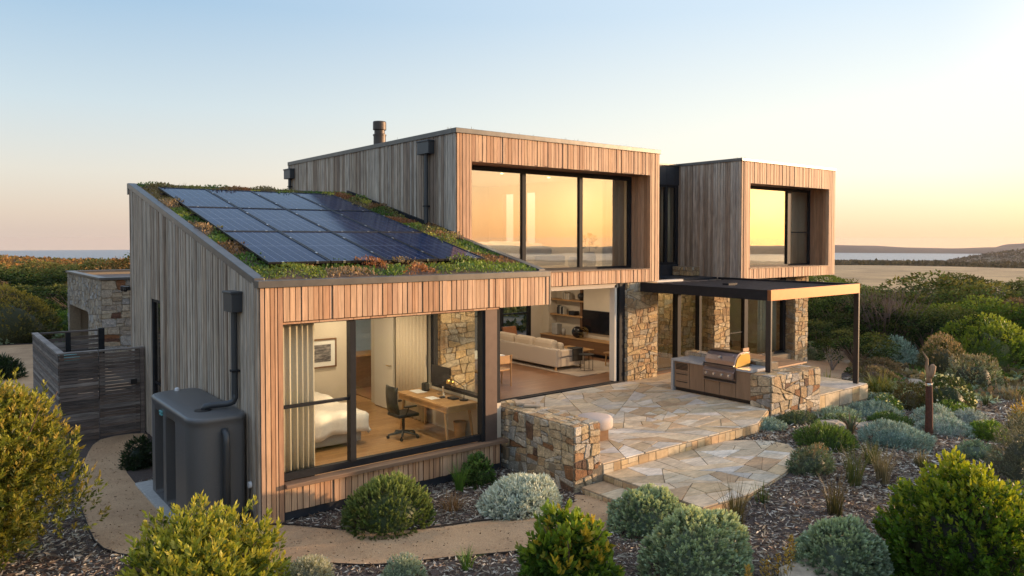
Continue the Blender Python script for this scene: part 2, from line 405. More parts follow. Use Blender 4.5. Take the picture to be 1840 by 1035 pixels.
def lay(mb, dom, P, cell, aspect=1.45, depth=(.012, .04), gap=.013, pal=STONE, r=None, flat=False, jit=None, bev=.35, wob=None):
    """dom: convex 2-D polygon; P(u,v,h) maps to 3-D"""
    r = r or rnd
    wob = wob if wob is not None else (.62 if flat else .22)
    for poly in crack(list(dom), cell*cell*aspect, aspect, wob, r):
        q = []
        for p in poly:
            if not q or math.hypot(p[0]-q[-1][0], p[1]-q[-1][1]) > cell*.07: q.append(p)
        if len(q) > 2 and math.hypot(q[0][0]-q[-1][0], q[0][1]-q[-1][1]) < cell*.07: q.pop()
        if len(q) < 3: continue
        # knock the corners off
        o = []; N = len(q); c0 = .04 if flat else .17
        for k in range(N):
            a, b, c = q[k-1], q[k], q[(k+1) % N]; s1, s2 = c0*r.uniform(.3, 1.3), c0*r.uniform(.3, 1.3)
            o += [(b[0]+(a[0]-b[0])*s1, b[1]+(a[1]-b[1])*s1), (b[0]+(c[0]-b[0])*s2, b[1]+(c[1]-b[1])*s2)]
            if not flat and math.dist(b, c) > cell*.6:
                t = r.uniform(.4, .6); nx, ny = (c[1]-b[1]), -(c[0]-b[0]); k_ = r.uniform(-.03, .05); o.append((b[0]+(c[0]-b[0])*t-nx*k_, b[1]+(c[1]-b[1])*t-ny*k_))
        poly = o
        cx = sum(p[0] for p in poly)/len(poly); cy = sum(p[1] for p in poly)/len(poly)
        def inset(g):
            o = []
            for p in poly:
                d = math.hypot(p[0]-cx, p[1]-cy); k = max(.2, 1-g/max(d, 1e-3)); o.append((cx+(p[0]-cx)*k, cy+(p[1]-cy)*k))
            return o
        d = r.uniform(*depth); tx, ty = (0, 0) if flat else (r.uniform(-.16, .16), r.uniform(-.16, .16))
        A = inset(gap*.6); B = inset(gap*.6+max(d*bev, .003)); n = len(poly)
        vs = [P(p[0], p[1], -.004) for p in A]+[P(p[0], p[1], d*(.65 if not flat else .8)) for p in A]
        vs += [P(p[0], p[1], d+((p[0]-cx)*tx+(p[1]-cy)*ty)*min(1, d*8)) for p in B]
        fs = [(k, (k+1) % n, n+(k+1) % n, n+k) for k in range(n)]+[(n+k, n+(k+1) % n, 2*n+(k+1) % n, 2*n+k) for k in range(n)]+[tuple(range(2*n, 3*n))]
        mb.add(vs, fs, pick(pal, r, .14))

def stone_block(parent, name, x0, x1, y0, y1, z0, z1, faces='FLT', cell=.2, pal=STONE, label=None, name_m='mortar_core', aspect=1.5):
    cell *= .88
    """stone wall: faces F(-Y) L(-X) R(+X) K(+Y) T(top); the mortar core is part of the same wall"""
    o = None
    def fn(m):
        H = [(0, z0), (0, z1)]
        if 'F' in faces: lay(m, [(x0, z0), (x1, z0), (x1, z1), (x0, z1)], lambda u, v, h: (u, y0-h, v), cell, aspect, pal=pal)
        if 'K' in faces: lay(m, [(x0, z0), (x1, z0), (x1, z1), (x0, z1)], lambda u, v, h: (u, y1+h, v), cell, aspect, pal=pal)
        if 'L' in faces: lay(m, [(y0, z0), (y1, z0), (y1, z1), (y0, z1)], lambda u, v, h: (x0-h, u, v), cell, aspect, pal=pal)
        if 'R' in faces: lay(m, [(y0, z0), (y1, z0), (y1, z1), (y0, z1)], lambda u, v, h: (x1+h, u, v), cell, aspect, pal=pal)
        if 'T' in faces: lay(m, [(x0, y0), (x1, y0), (x1, y1), (x0, y1)], lambda u, v, h: (u, v, z1+h), cell*1.1, 1.1, pal=STONE_PALE+[(.58, .53, .45)], depth=(.008, .02))
    s = part(parent, name, 'stone', fn)
    part(s, name_m, 'mortar', lambda m: m.box(x0, x1, y0, y1, z0, z1))
    if label: s['label'] = label
    return s

# ------------------------------------------------------------------ foliage (numpy)
def unit(a): return a/np.maximum(np.linalg.norm(a, axis=1, keepdims=True), 1e-6)
def leaf_arrays(P, D, L, W, C):
    """kite leaves: base P, direction D, length L, width W, colour C"""
    n = len(P); Rn = rng.normal(size=(n, 3)); S = unit(np.cross(D, Rn)); Nn = np.cross(S, D)
    L = np.asarray(L).reshape(-1, 1); W = np.asarray(W).reshape(-1, 1)
    mid = P+D*L*.5
    v = np.stack([P, mid+S*W*.5+Nn*W*.12, P+D*L+Nn*L*.04, mid-S*W*.5+Nn*W*.12], axis=1).reshape(-1, 3)
    c = np.repeat(C, 4, axis=0)
    f = np.arange(n*4, dtype=np.int32).reshape(-1, 4)
    return v, f, c
def mesh_np(name, v, f, c, mat, smooth=False):
    me = bpy.data.meshes.new(name); nf, k = f.shape
    me.vertices.add(len(v)); me.vertices.foreach_set('co', v.astype(np.float32).ravel())
    me.loops.add(nf*k); me.loops.foreach_set('vertex_index', f.astype(np.int32).ravel())
    me.polygons.add(nf); me.polygons.foreach_set('loop_start', np.arange(0, nf*k, k, dtype=np.int32))
    me.polygons.foreach_set('loop_total', np.full(nf, k, dtype=np.int32))
    ca = me.color_attributes.new('col', 'FLOAT_COLOR', 'POINT')
    ca.data.foreach_set('color', np.concatenate([np.clip(c, 0, 1), np.ones((len(c), 1))], axis=1).astype(np.float32).ravel())
    if smooth: me.polygons.foreach_set('use_smooth', np.ones(nf, dtype=bool))
    me.materials.append(M[mat] if isinstance(mat, str) else mat); me.update(); me.validate()
    return me
def cols(pal, idx, var=.18):
    p = np.array(pal); c = p[idx]; return c*(1+rng.uniform(-var, var, size=(len(c), 1)))
def lump(D, seed, amp=.25, freq=2.2):
    """smooth pseudo-noise on directions"""
    g = np.random.default_rng(seed); s = np.zeros(len(D))
    for k in range(7):
        w = g.normal(size=3)*freq*(1+.35*k); s += np.sin(D@w+g.uniform(0, 6.28))/(1+.45*k)
    return 1+amp*s/2.4
def dome_dirs(n, zmin=-.15):
    z = rng.uniform(zmin, 1, n); a = rng.uniform(0, 2*np.pi, n); r = np.sqrt(np.maximum(0, 1-z*z))
    return np.stack([r*np.cos(a), r*np.sin(a), z], axis=1)
def shoots(c, rx, ry, h, n, per, sl, L, W, pal, seed, up=.5, spread=.9, amp=.2, freq=2.2, zmin=-.1, inner=.0, base=0., taper=.0, tippal=None, tipz=.4):
    """crown of leafy shoots on a lumpy dome: c centre of base, sl shoot length, per leaves per shoot"""
    D = dome_dirs(n, zmin); rr = lump(D, seed, amp, freq)
    depth = 1-inner*rng.random(n)**2
    S = np.array([rx, ry, h])
    P0 = D*S*(rr*depth)[:, None]
    P0[:, 2] = np.maximum(P0[:, 2], base)
    N = unit(D/S); A = unit(N+np.array([0, 0, up])+rng.normal(size=(n, 3))*.22)
    t = np.tile(np.linspace(0, 1, per), n); sid = np.repeat(np.arange(n), per)
    ls = sl*rng.uniform(.6, 1.3, n)
    P = P0[sid]+A[sid]*(ls[sid]*(t-.75))[:, None]
    rad = unit(np.cross(A[sid], rng.normal(size=(n*per, 3))))
    LD = unit(A[sid]*(1.05-spread*.6+t[:, None]*.5)+rad*spread*(1-.45*t[:, None]))
    LL = L*rng.uniform(.7, 1.2, n*per)*(1-taper*t)
    pc = rng.integers(0, len(pal), n)
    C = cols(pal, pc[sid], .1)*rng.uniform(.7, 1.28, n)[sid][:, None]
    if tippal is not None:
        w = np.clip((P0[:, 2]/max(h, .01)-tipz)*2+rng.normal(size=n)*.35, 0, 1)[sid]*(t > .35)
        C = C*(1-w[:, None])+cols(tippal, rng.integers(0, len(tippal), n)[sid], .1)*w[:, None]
    C = C*(.72+.45*t[:, None])  # leaves darken towards the shoot base: inner crown shade put into the colour
    v, f, c_ = leaf_arrays(P+np.array(c), LD, LL, W*rng.uniform(.8, 1.2, n*per), C)
    return v, f, c_
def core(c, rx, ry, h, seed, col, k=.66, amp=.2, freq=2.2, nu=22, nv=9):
    """inner mass behind the outer shoots, coloured dark to stand for crown shade"""
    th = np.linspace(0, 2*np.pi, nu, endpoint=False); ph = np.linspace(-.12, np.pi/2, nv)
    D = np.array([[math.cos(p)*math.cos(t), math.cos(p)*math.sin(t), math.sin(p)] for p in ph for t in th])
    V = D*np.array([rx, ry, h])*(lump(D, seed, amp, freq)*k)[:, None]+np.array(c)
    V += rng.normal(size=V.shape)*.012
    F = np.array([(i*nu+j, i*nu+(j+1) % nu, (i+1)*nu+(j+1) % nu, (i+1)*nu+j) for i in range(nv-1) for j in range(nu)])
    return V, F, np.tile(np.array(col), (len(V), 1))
def cat(*arrs):
    vs, fs, cs = [], [], []; n = 0
    for v, f, c in arrs: vs.append(v); fs.append(f+n); cs.append(c); n += len(v)
    return np.concatenate(vs), np.concatenate(fs), np.concatenate(cs)
def blades(c, n, h, spread, w, pal, seed=0, droop=.5, r0=.06, tip=None):
    """tuft of curved blades, three strips each"""
    a = rng.uniform(0, 2*np.pi, n); rr = r0*np.sqrt(rng.random(n)); b = a+rng.normal(size=n)*.5
    base = np.stack([rr*np.cos(a), rr*np.sin(a), np.zeros(n)], 1)+np.array(c)
    out = np.stack([np.cos(b), np.sin(b), np.zeros(n)], 1); H = h*rng.uniform(.55, 1.1, n); sp = spread*rng.random(n)**.7
    S = np.stack([-np.sin(b+rng.normal(size=n)*.6), np.cos(b), np.zeros(n)], 1)
    K = 4; vs = []; cs = []; pc = cols(pal, rng.integers(0, len(pal), n), .2)
    tp = cols(tip, rng.integers(0, len(tip), n), .15) if tip is not None else pc
    for k in range(K):
        t = k/(K-1)
        p = base+out*(sp*H*t**1.6)[:, None]+np.array([0, 0, 1])*(H*(t-droop*sp*t**3*.9))[:, None]
        ww = (w*(1-t)**.7*.5+.0008)
        vs += [p-S*ww, p+S*ww]; cc = pc*(1-t*t)+tp*t*t; cs += [cc, cc]
    V = np.stack(vs, 1).reshape(-1, 3); Cc = np.stack(cs, 1).reshape(-1, 3)
    F = np.concatenate([np.stack([np.arange(n)*2*K+2*k, np.arange(n)*2*K+2*k+1, np.arange(n)*2*K+2*k+3, np.arange(n)*2*K+2*k+2], 1) for k in range(K-1)])
    return V, F, Cc
def plant_obj(name, arr, mat, label, cat_, loc, parent=None, group=None):
    me = mesh_np(name, *arr, mat); o = bpy.data.objects.new(name, me); o.location = loc; link(o, parent)
    if parent is None: tag(o, label, cat_, group)
    return o
def stems(parent, name, pts_list, mat='bark', n=5):
    def fn(m):
        for pts, r in pts_list: m.tube(pts, r, n)
    m = MB(); fn(m); return m.build(name, mat, parent)

SAGE = [(.27, .35, .25), (.32, .40, .29), (.21, .29, .19), (.36, .43, .29)]
SILVER = [(.42, .47, .42), (.50, .54, .49), (.34, .40, .34), (.56, .59, .52)]
BLUEG = [(.25, .36, .30), (.31, .41, .35), (.20, .30, .25), (.37, .46, .38)]
GREEN = [(.075, .14, .03), (.10, .18, .04), (.06, .11, .025), (.12, .19, .05)]
DGREEN = [(.022, .048, .018), (.03, .06, .022), (.018, .036, .014)]
LIME = [(.13, .22, .03), (.16, .26, .035), (.10, .18, .03), (.2, .28, .04)]
YEL = [(.36, .30, .05), (.42, .33, .06), (.30, .29, .05), (.45, .32, .09)]
OLIVE = [(.08, .09, .035), (.10, .11, .04), (.06, .07, .03), (.12, .115, .05)]
DRY = [(.36, .27, .15), (.42, .33, .2), (.3, .22, .12), (.24, .19, .1)]
PINKB = [(.22, .15, .1), (.26, .19, .13), (.17, .13, .09), (.2, .17, .1)]
ORNG = [(.42, .2, .09), (.48, .26, .13), (.36, .17, .08)]

# ------------------------------------------------------------------ terrain
def ss(a, b, t):
    t = max(0., min(1., (t-a)/(b-a))); return t*t*(3-2*t)
def g(x, y):
    z = -.12-.045*max(0, min(x, 45)-11)*ss(0, 4, x-11)+.17*ss(5.7, 7.0, x)*ss(-5.7, -4.3, y)*ss(17, 10, x)
    r = math.hypot(x-6, y-4); az = math.degrees(math.atan2(y+11.22, x+4.03))
    left = ss(58, 72, az)*ss(180, 120, az) if az > 58 else 0.
    fall = .025*max(0, r-40)*(1-left)+left*(.012*max(0, min(r, 330)-40)+.06*max(0, r-330))
    z -= fall
    if r > 60: z += ss(60, 200, r)*.9*(math.sin(x*.021+1)*math.cos(y*.017)+.5*math.sin(x*.05+y*.04))
    # headland across the right of the view
    hd = math.exp(-((az-15.5)/5.)**2)*ss(1050, 1500, r)*ss(2300, 1700, r); z += hd*27 if az < 19.5 else hd*27*ss(23.5, 19.5, az)
    return max(-46, z)
def land_colour(x, y):
    r = math.hypot(x-6, y-4); az = math.degrees(math.atan2(y+11.22, x+4.03))
    mul = (.085, .062, .052); scrub = (.05, .055, .028); gold = (.40, .27, .13); heath = (.10, .085, .045); red = (.14, .07, .035); earth = (.2, .13, .085)
    if r < 24: return mul
    n = math.sin(x*.013+y*.021)+.6*math.sin(x*.03-y*.017+2)
    if 58 < az < 180: 
        if r < 40: return mix3(mul, earth, ss(24, 30, r))
        return mix3(mix3(earth, scrub, ss(40, 50, r)), red, ss(110, 180, r)*(.5+.3*n))
    c = mix3(mul, scrub, ss(24, 34, r)); c = mix3(c, gold, ss(95, 120, r))
    k = ss(620+90*n, 700+90*n, r); c = mix3(c, heath, k)
    return c
def build_terrain():
    rad = [0]; r = 1.5
    while r < 3700: rad.append(r); r *= 1.055 if r > 13 else 1.0; r += .4 if r <= 13 else 0
    na = 300; v = [(6, 4, g(6, 4))]; c = [land_colour(6, 4)]
    for rr in rad[1:]:
        for k in range(na):
            a = 2*math.pi*k/na; x, y = 6+rr*math.cos(a), 4+rr*math.sin(a); v.append((x, y, g(x, y))); c.append(land_colour(x, y))
    f = [(0, 1+k, 1+(k+1) % na) for k in range(na)]
    for i in range(len(rad)-2):
        for k in range(na):
            a = 1+i*na; f.append((a+k, a+na+k, a+na+(k+1) % na, a+(k+1) % na))
    m = MB(); m.v = v; m.f = f; m.c = c
    return tag(m.build('ground', 'ground', smooth=True), kind='structure')
build_terrain()
m = MB(); m.lathe([(3500, -.0)], (0, 0, 0), 128) if False else None
n = 160; m.v = [(3560*math.cos(2*math.pi*k/n)-4, 3560*math.sin(2*math.pi*k/n)-11, -40) for k in range(n)]; m.f = [tuple(range(n))]; m.c = [(.1, .1, .1)]*n
tag(m.build('sea', 'sea'), kind='structure')

def hills(name, az0, az1, D, ztop, seed, width=300, base=-46):
    """a ridge of land with real depth between two bearings (degrees from +X)"""
    g_ = random.Random(seed); N = 140; ph = [g_.uniform(0, 6.28) for _ in range(6)]; m = MB(); rows = 9
    for i in range(N+1):
        t = i/N; a = R(az0+(az1-az0)*t); e = ss(0, .06, t)*ss(1, .94, t)
        hgt = sum(math.sin(t*(5+7*k)+ph[k])/(1+k) for k in range(6))*.3+.62
        for j in range(rows):
            s = j/(rows-1); pr = math.sin(math.pi*s)**.8
            d = D+(s-.2)*width; z = base+(ztop(t)-base)*pr*(.55+.45*hgt)*e+(base if False else 0)
            z += math.sin(t*90+j*2)*.6*pr
            m.v.append((-4.03+d*math.cos(a), -11.22+d*math.sin(a), z)); m.c.append((.1, .1, .1))
    for i in range(N):
        for j in range(rows-1): m.f.append((i*rows+j, (i+1)*rows+j, (i+1)*rows+j+1, i*rows+j+1))
    return tag(m.build(name, 'hill', smooth=True), kind='structure')
hills('hills', -12, 33, 2750, lambda t: -13+5*(1-t), 3, 420)
hills('hills', -14, 20, 3080, lambda t: -4+8*(1-t), 5, 400)
hills('hills', -85, -10, 2400, lambda t: -5, 8, 500)
hills('hills', 180, 275, 2600, lambda t: 0, 9, 500)

# ---- draped paths
def pin(p, poly):
    x, y = p; ins = False; n = len(poly)
    for i in range(n):
        x1, y1 = poly[i]; x2, y2 = poly[(i+1) % n]
        if (y1 > y) != (y2 > y) and x < (x2-x1)*(y-y1)/(y2-y1)+x1: ins = not ins
    return ins
def drape(name, poly, dz, mat, step=.5, kind='structure', zf=None):
    bm = bmesh.new(); vs = [bm.verts.new((x, y, 0)) for x, y in poly]; bm.faces.new(vs)
    xs = [p[0] for p in poly]; ys = [p[1] for p in poly]
    t = math.floor(min(xs))+step
    while t < max(xs):
        bmesh.ops.bisect_plane(bm, geom=bm.verts[:]+bm.edges[:]+bm.faces[:], plane_co=(t, 0, 0), plane_no=(1, 0, 0)); t += step
    t = math.floor(min(ys))+step
    while t < max(ys):
        bmesh.ops.bisect_plane(bm, geom=bm.verts[:]+bm.edges[:]+bm.faces[:], plane_co=(0, t, 0), plane_no=(0, 1, 0)); t += step
    for v in bm.verts: v.co.z = (zf or g)(v.co.x, v.co.y)+dz
    bmesh.ops.recalc_face_normals(bm, faces=bm.faces)
    me = bpy.data.meshes.new(name); bm.to_mesh(me); bm.free()
    if me.polygons and me.polygons[0].normal.z < 0: me.flip_normals()
    me.materials.append(M[mat]); o = bpy.data.objects.new(name, me); link(o); return tag(o, kind=kind)
def smooth_poly(pts, n=5):
    out = []; N = len(pts)
    for i in range(N):
        p0, p1, p2, p3 = [Vector((*pts[(i+k-1) % N], 0)) for k in range(4)]
        for j in range(n):
            t = j/n; q = .5*((2*p1)+(p2-p0)*t+(2*p0-5*p1+4*p2-p3)*t*t+(3*p1-p0-3*p2+p3)*t**3); out.append((q.x, q.y))
    return out
PATH = [(-.96, 7.15), (-.1, 7.15), (-.25, 6.3), (-.78, 5.4), (-1.02, 4.2), (-1.0, 2.0), (-.95, .25), (-.3, .02), (.25, -.06), (.8, -.72), (1.4, -1.3), (1.98, -1.62), (2.72, -1.86),
        (3.5, -2.2), (4.4, -2.2), (4.75, -1.9), (5.15, -2.6), (4.95, -3.15), (4.2, -3.35), (3.4, -3.4), (2.61, -3.18), (1.7, -2.75), (.74, -2.3), (.24, -1.86), (-.6, -1.2), (-1.5, -.3), (-2.04, .57), (-2.05, 1.95), (-1.9, 3.67), (-1.5, 5.6)]
PATH_S = smooth_poly(PATH, 3)
drape('path', PATH_S, .012, 'sand')
def edging(name, pts, label):
    def fn(m):
        for a, b in zip(pts, pts[1:]):
            m.beam((*a, g(*a)+.0), (*b, g(*b)+.0), .012, .075)
    solo(name, 'edging', fn, label, 'garden edging')
P_ = smooth_poly(PATH, 3)
edging('path_edging', P_[7*3:13*3+1], 'dark steel strip between the sandy path and the bed under the bedroom window')
edging('path_edging', P_[18*3+1:24*3], 'dark steel strip along the camera side of the curved sandy path')
edging('path_edging', P_[24*3:28*3], 'dark steel strip between sandy path and tall yellow-green shrub on the left')
RPATH = smooth_poly([(13.9, 1.8), (18.0, 2.6), (22.0, 4.3), (25.5, 6.3), (31, 9.5), (37, 11), (37, 8.6), (31, 7.0), (27.5, 4.6), (24.6, 3.2), (22.2, 2.6), (19.0, .9), (16.6, .5)], 3)
drape('path', RPATH, .02, 'sand')
DRIVE = [(-14, 14.2), (-1.75, 14.2), (-1.75, 12.2), (.95, 13), (.95, 17.5), (-.3, 25.6), (-2.2, 26.3), (-14, 25.5)]
drape('road', DRIVE, .02, 'sand', 1.)

# ------------------------------------------------------------------ THE HOUSE
house = thing('modern_house', 'timber clad coastal house with stone pillars, green sloping roof and large glazed boxes', 'house', (0, 0, 0))
SL = 1.97/8.68
roofz = lambda y: 3.6+SL*y
LX = 5.78; UY = 3.23; BX = 12.85; BB = 13.2
# --- lower wing walls
def w_left(m):
    boards(m, 0, 0, -1, 0.0, 8.68, -.1, lambda y: roofz(y)-.03, holes=[(5.87, 6.64, .15, 2.97)], pal=GREY, w=(.07, .12))
wl = part(house, 'side_wall', 'grey_timber', w_left); wl['label'] = 'silver grey weathered timber side wall with sloping top'
def core_left(m):
    for y0, y1 in ((.0, 5.87), (6.64, 8.68)):
        m.prism([(y0, -.15), (y1, -.15), (y1, roofz(y1)-.05), (y0, roofz(y0)-.05)], 0, .0, .16)
    m.prism([(5.87, 2.97), (6.64, 2.97), (6.64, roofz(6.64)-.05), (5.87, roofz(5.87)-.05)], 0, .0, .16)
    m.box(0, .16, 5.87, 6.64, -.15, .15)
part(wl, 'wall_frame', 'dark_panel', core_left)
ws = part(house, 'side_window', 'dark_metal', lambda m: (m.box(.02, .1, 5.87, 5.93, .15, 2.97), m.box(.02, .1, 6.58, 6.64, .15, 2.97), m.box(.02, .1, 5.93, 6.58, 2.9, 2.97), m.box(.02, .1, 5.93, 6.58, .15, .22), m.box(.03, .09, 5.93, 6.58, 1.1, 1.15)))
part(ws, 'pane', 'glass_mid', lambda m: (m.box(.05, .06, 5.93, 6.58, .22, 1.1), m.box(.05, .06, 5.93, 6.58, 1.15, 2.9)))
def w_front(m):
    boards(m, 1, 0, -1, 0.0, LX, lambda x: -.1 if x < .355 else .04, 3.54, holes=[(.36, 4.55, .42, 3.0), (4.55, LX+.1, -1, 2.98)], pal=CEDAR, w=(.085, .115))
fw = part(house, 'front_wall', 'cedar', w_front); fw['label'] = 'orange brown vertical cedar boards round the bedroom window'
part(fw, 'wall_frame', 'dark_panel', lambda m: (m.box(.16, .36, .0, .2, -.15, 3.5), m.box(.36, LX, 0, .18, 3.0, 3.5), m.box(.36, 4.6, 0, .18, -.1, .42), m.box(5.6, LX, .18, UY, 3.0, 3.55)))
def w_ret(m): boards(m, 0, LX, 1, 0.0, UY, 2.98, lambda y: roofz(y)-.06, pal=CEDAR)
part(house, 'roof_side_fascia', 'cedar', w_ret)
part(house, 'soffit', 'cedar', lambda m: [m.box(.36+i*.3, .65+i*.3, .0, .22, 2.955, 2.985, pick(CEDAR)) for i in range(14)] + [m.box(4.6+i*.13, 4.72+i*.13, .2, UY, 2.955, 2.985, pick(CEDAR)) for i in range(9)])
# --- bedroom window
bw = part(house, 'bedroom_window', 'dark_metal', lambda m: (
    m.box(.362, 4.19, .10, .2, .49, .60), m.box(.362, 4.19, .12, .2, 2.93, 2.995), m.box(.362, .40, .1, .2, .6, 2.93),
    m.box(1.52, 1.62, .06, .2, .6, 2.93), m.box(4.19, 4.25, .05, .2, .45, 2.98), m.box(.40, 1.52, .1, .17, 1.62, 1.665)))
bw['label'] = 'big bedroom window with black frame and one vertical mullion'
part(bw, 'pane', 'glass_low', lambda m: m.box(.40, 1.52, .13, .138, .6, 1.62))
part(bw, 'pane', 'glass_low', lambda m: m.box(.40, 1.52, .13, .138, 1.665, 2.93))
part(bw, 'pane', 'glass_low', lambda m: m.box(1.62, 4.19, .13, .138, .6, 2.93))
part(bw, 'sill', 'sill', lambda m: m.box(.362, 4.70, -.10, .1, .415, .48), bevel=.006)
part(house, 'corner_post', 'bronze', lambda m: m.box(4.25, 4.52, .02, .2, .48, 2.955))
# --- roof of the lower wing
def rf(m):
    m.prism([(.05, roofz(.05)-.2), (8.66, roofz(8.66)-.2), (8.66, roofz(8.66)-.03), (.05, roofz(.05)-.03)], 0, .05, LX-.03)
lr = part(house, 'lower_roof', 'cap_metal', rf)
def cap(m):
    t = .05
    for x0, x1 in ((-.035, .13), (LX-.13, LX+.035)):
        y1 = 8.7 if x0 < 1 else UY-.01
        m.prism([(.13, roofz(.1)-.06), (y1, roofz(y1)-.08), (y1, roofz(y1)+t), (.13, roofz(.13)+t)], 0, x0, x1)
    m.box(-.035, LX+.035, -.045, .13, 3.53, 3.645)
    m.box(-.035, LX, 8.7, 8.82, 5.35, 5.62)
part(lr, 'roof_edging', 'cap_metal', cap, bevel=.008)
part(lr, 'wall_flashing', 'dark_metal', lambda m: m.prism([(UY, roofz(UY)), (8.7, roofz(8.7)), (8.7, roofz(8.7)+.1), (UY, roofz(UY)+.1)], 0, LX-.1, LX-.03))
# --- ground floor shell
part(house, 'floor_slab', 'mortar', lambda m: (m.box(.16, 4.75, .2, 8.6, -.14, .2), m.box(4.75, 16.2, 3.32, 10, -.14, .2), m.box(16.2, 21.5, 3.6, 9, -.5, .18)))
part(house, 'bedroom_floor', 'floor_bed', lambda m: m.box(.16, 4.7, .2, 8.6, .2, .3))
part(house, 'living_floor', 'floor_liv', lambda m: m.box(4.75, 14.2, 3.33, 9.95, .2, .3))
part(house, 'rear_bedroom_floor', 'floor_bed', lambda m: m.box(14.3, 21.4, 3.9, 8.9, .18, .25))
part(house, 'door_track', 'dark_metal', lambda m: (m.box(5.9, 11.45, 3.22, 3.33, .2, .31), m.box(5.9, 11.45, 3.345, 3.4, .27, .315)))
part(house, 'ceiling', 'ceiling', lambda m: (m.box(.16, 4.6, .2, 8.6, 2.99, 3.05), m.box(4.75, 14.2, 3.4, 10, 3.0, 3.05), m.box(14.3, 21.5, 3.9, 9, 2.94, 2.99)))
def iw(m):
    m.box(.16, 3.6, 4.3, 4.42, .3, 2.99)              # bedroom back wall
    m.box(4.6, 4.75, 2.52, 5.2, .3, 2.99)
    m.box(4.6, 4.75, .2, 2.52, .3, 1.12)              # low wall under corner window
    m.box(.16, .2, .2, 4.3, .3, 2.99)
part(house, 'interior_wall', 'plaster', iw)
def backw(m):
    m.box(.16, 5.75, 8.5, 8.6, .2, 1.0); m.box(.16, 4.6, 8.5, 8.6, 1.0, 5.3); m.box(4.6, 5.75, 8.5, 8.6, 2.2, 5.3)
part(house, 'rear_wall', 'plaster', lambda m: (m.box(.16, 4.58, 8.5, 8.62, .2, 5.3),))
kw = part(house, 'kitchen_window', 'dark_metal', lambda m: (m.box(6.45, 6.55, 8.55, 8.65, .9, 2.5), m.box(4.66, 6.45, 8.55, 8.65, .9, .98)))
part(kw, 'pane', 'glass_low', lambda m: m.box(4.66, 6.45, 8.6, 8.61, .98, 2.5))
part(house, 'kitchen_wall', 'plaster', lambda m: (m.box(4.66, 6.55, 8.5, 8.66, .3, .9), m.box(6.55, 9.9, 9.9, 10, .3, 2.99), m.box(6.55, 6.65, 8.5, 9.9, .3, 2.99)))
cwn = part(house, 'corner_window', 'dark_metal', lambda m: (m.box(4.60, 4.75, .2, 2.46, 1.12, 1.18), m.box(4.62, 4.73, 2.4, 2.52, 1.18, 2.99), m.box(4.62, 4.73, .2, .26, 1.18, 2.95)))
part(cwn, 'pane', 'glass_low', lambda m: m.box(4.67, 4.678, .26, 2.4, 1.18, 2.95))
dr = part(house, 'interior_door', 'ceiling', lambda m: m.box(4.5, 4.55, 3.95, 4.85, .32, 2.9), bevel=.004)
part(dr, 'handle', 'brass', lambda m: m.tube([(4.49, 4.02, 1.35), (4.44, 4.02, 1.35), (4.44, 4.16, 1.35)], .012))
# living room
part(house, 'living_rear_wall', 'plaster', lambda m: (
    m.box(13.65, 14.3, 9.95, 10.07, .3, 3.0), m.box(9.9, 13.65, 9.95, 10.07, 2.6, 3.0)))
part(house, 'television_wall', 'plaster', lambda m: (
    m.box(14.2, 14.35, 4.9, 7.75, .3, 3.0), m.box(14.6, 14.7, 7.75, 9.6, .3, 3.0), m.box(14.2, 14.7, 9.6, 9.75, .3, 3.0), m.box(14.35, 14.7, 7.65, 7.75, .3, 3.0), m.box(14.2, 14.35, 9.75, 9.95, .3, 3.0)))
rw_ = part(house, 'living_window', 'dark_metal', lambda m: (m.box(11.0, 11.1, 9.96, 10.05, .3, 2.6), m.box(12.25, 12.37, 9.96, 10.05, .3, 2.6), m.box(13.5, 13.65, 9.96, 10.05, .3, 2.6), m.box(11.1, 13.5, 9.98, 10.03, 1.55, 1.6), m.box(11.1, 13.5, 9.96, 10.05, .3, .4)))
part(rw_, 'pane', 'glass_low', lambda m: (m.box(11.1, 13.5, 10.0, 10.01, .4, 2.6),))
sd = part(house, 'sliding_door', 'dark_metal', lambda m: (m.box(11.26, 11.48, 3.25, 3.45, .3, 3.05), m.box(11.2, 11.25, 3.46, 3.52, .3, 3.0)))
sd['label'] = 'stacked black sliding door frames beside the first stone pillar'
part(sd, 'jamb', 'ceiling', lambda m: m.box(11.12, 11.2, 3.3, 3.5, .32, 3.0))
part(house, 'lintel', 'sofa', lambda m: m.box(4.75, 11.45, 3.3, 3.42, 2.93, 3.04))
pw = stone_block(house, 'stone_pillar', 5.32, 6.3, 3.24, 3.9, -.1, 3.03, 'FL', .21, STONE_PALE, 'pale sandstone pier seen through the bedroom corner window')
p1 = stone_block(house, 'stone_pillar', 11.5, 12.78, 3.2, 3.85, .2, 3.04, 'FLR', .17, STONE_PALE, 'stone pillar between the open living room and the glass entry')
p2 = stone_block(house, 'stone_pillar', 15.85, 16.68, 3.5, 6.9, .0, 2.98, 'FLR', .19, STONE_PALE, 'stone pillar and long spine wall behind the barbecue')
p2b = stone_block(house, 'stone_upstand', 15.95, 16.6, 4.45, 5.25, 3.06, 3.36, 'FL', .17, STONE_PALE)
p3 = stone_block(house, 'stone_pillar', 20.55, 21.4, 3.5, 4.2, -.6, 2.98, 'FLR', .19, STONE_PALE, 'far right stone pillar under the smaller upper box')
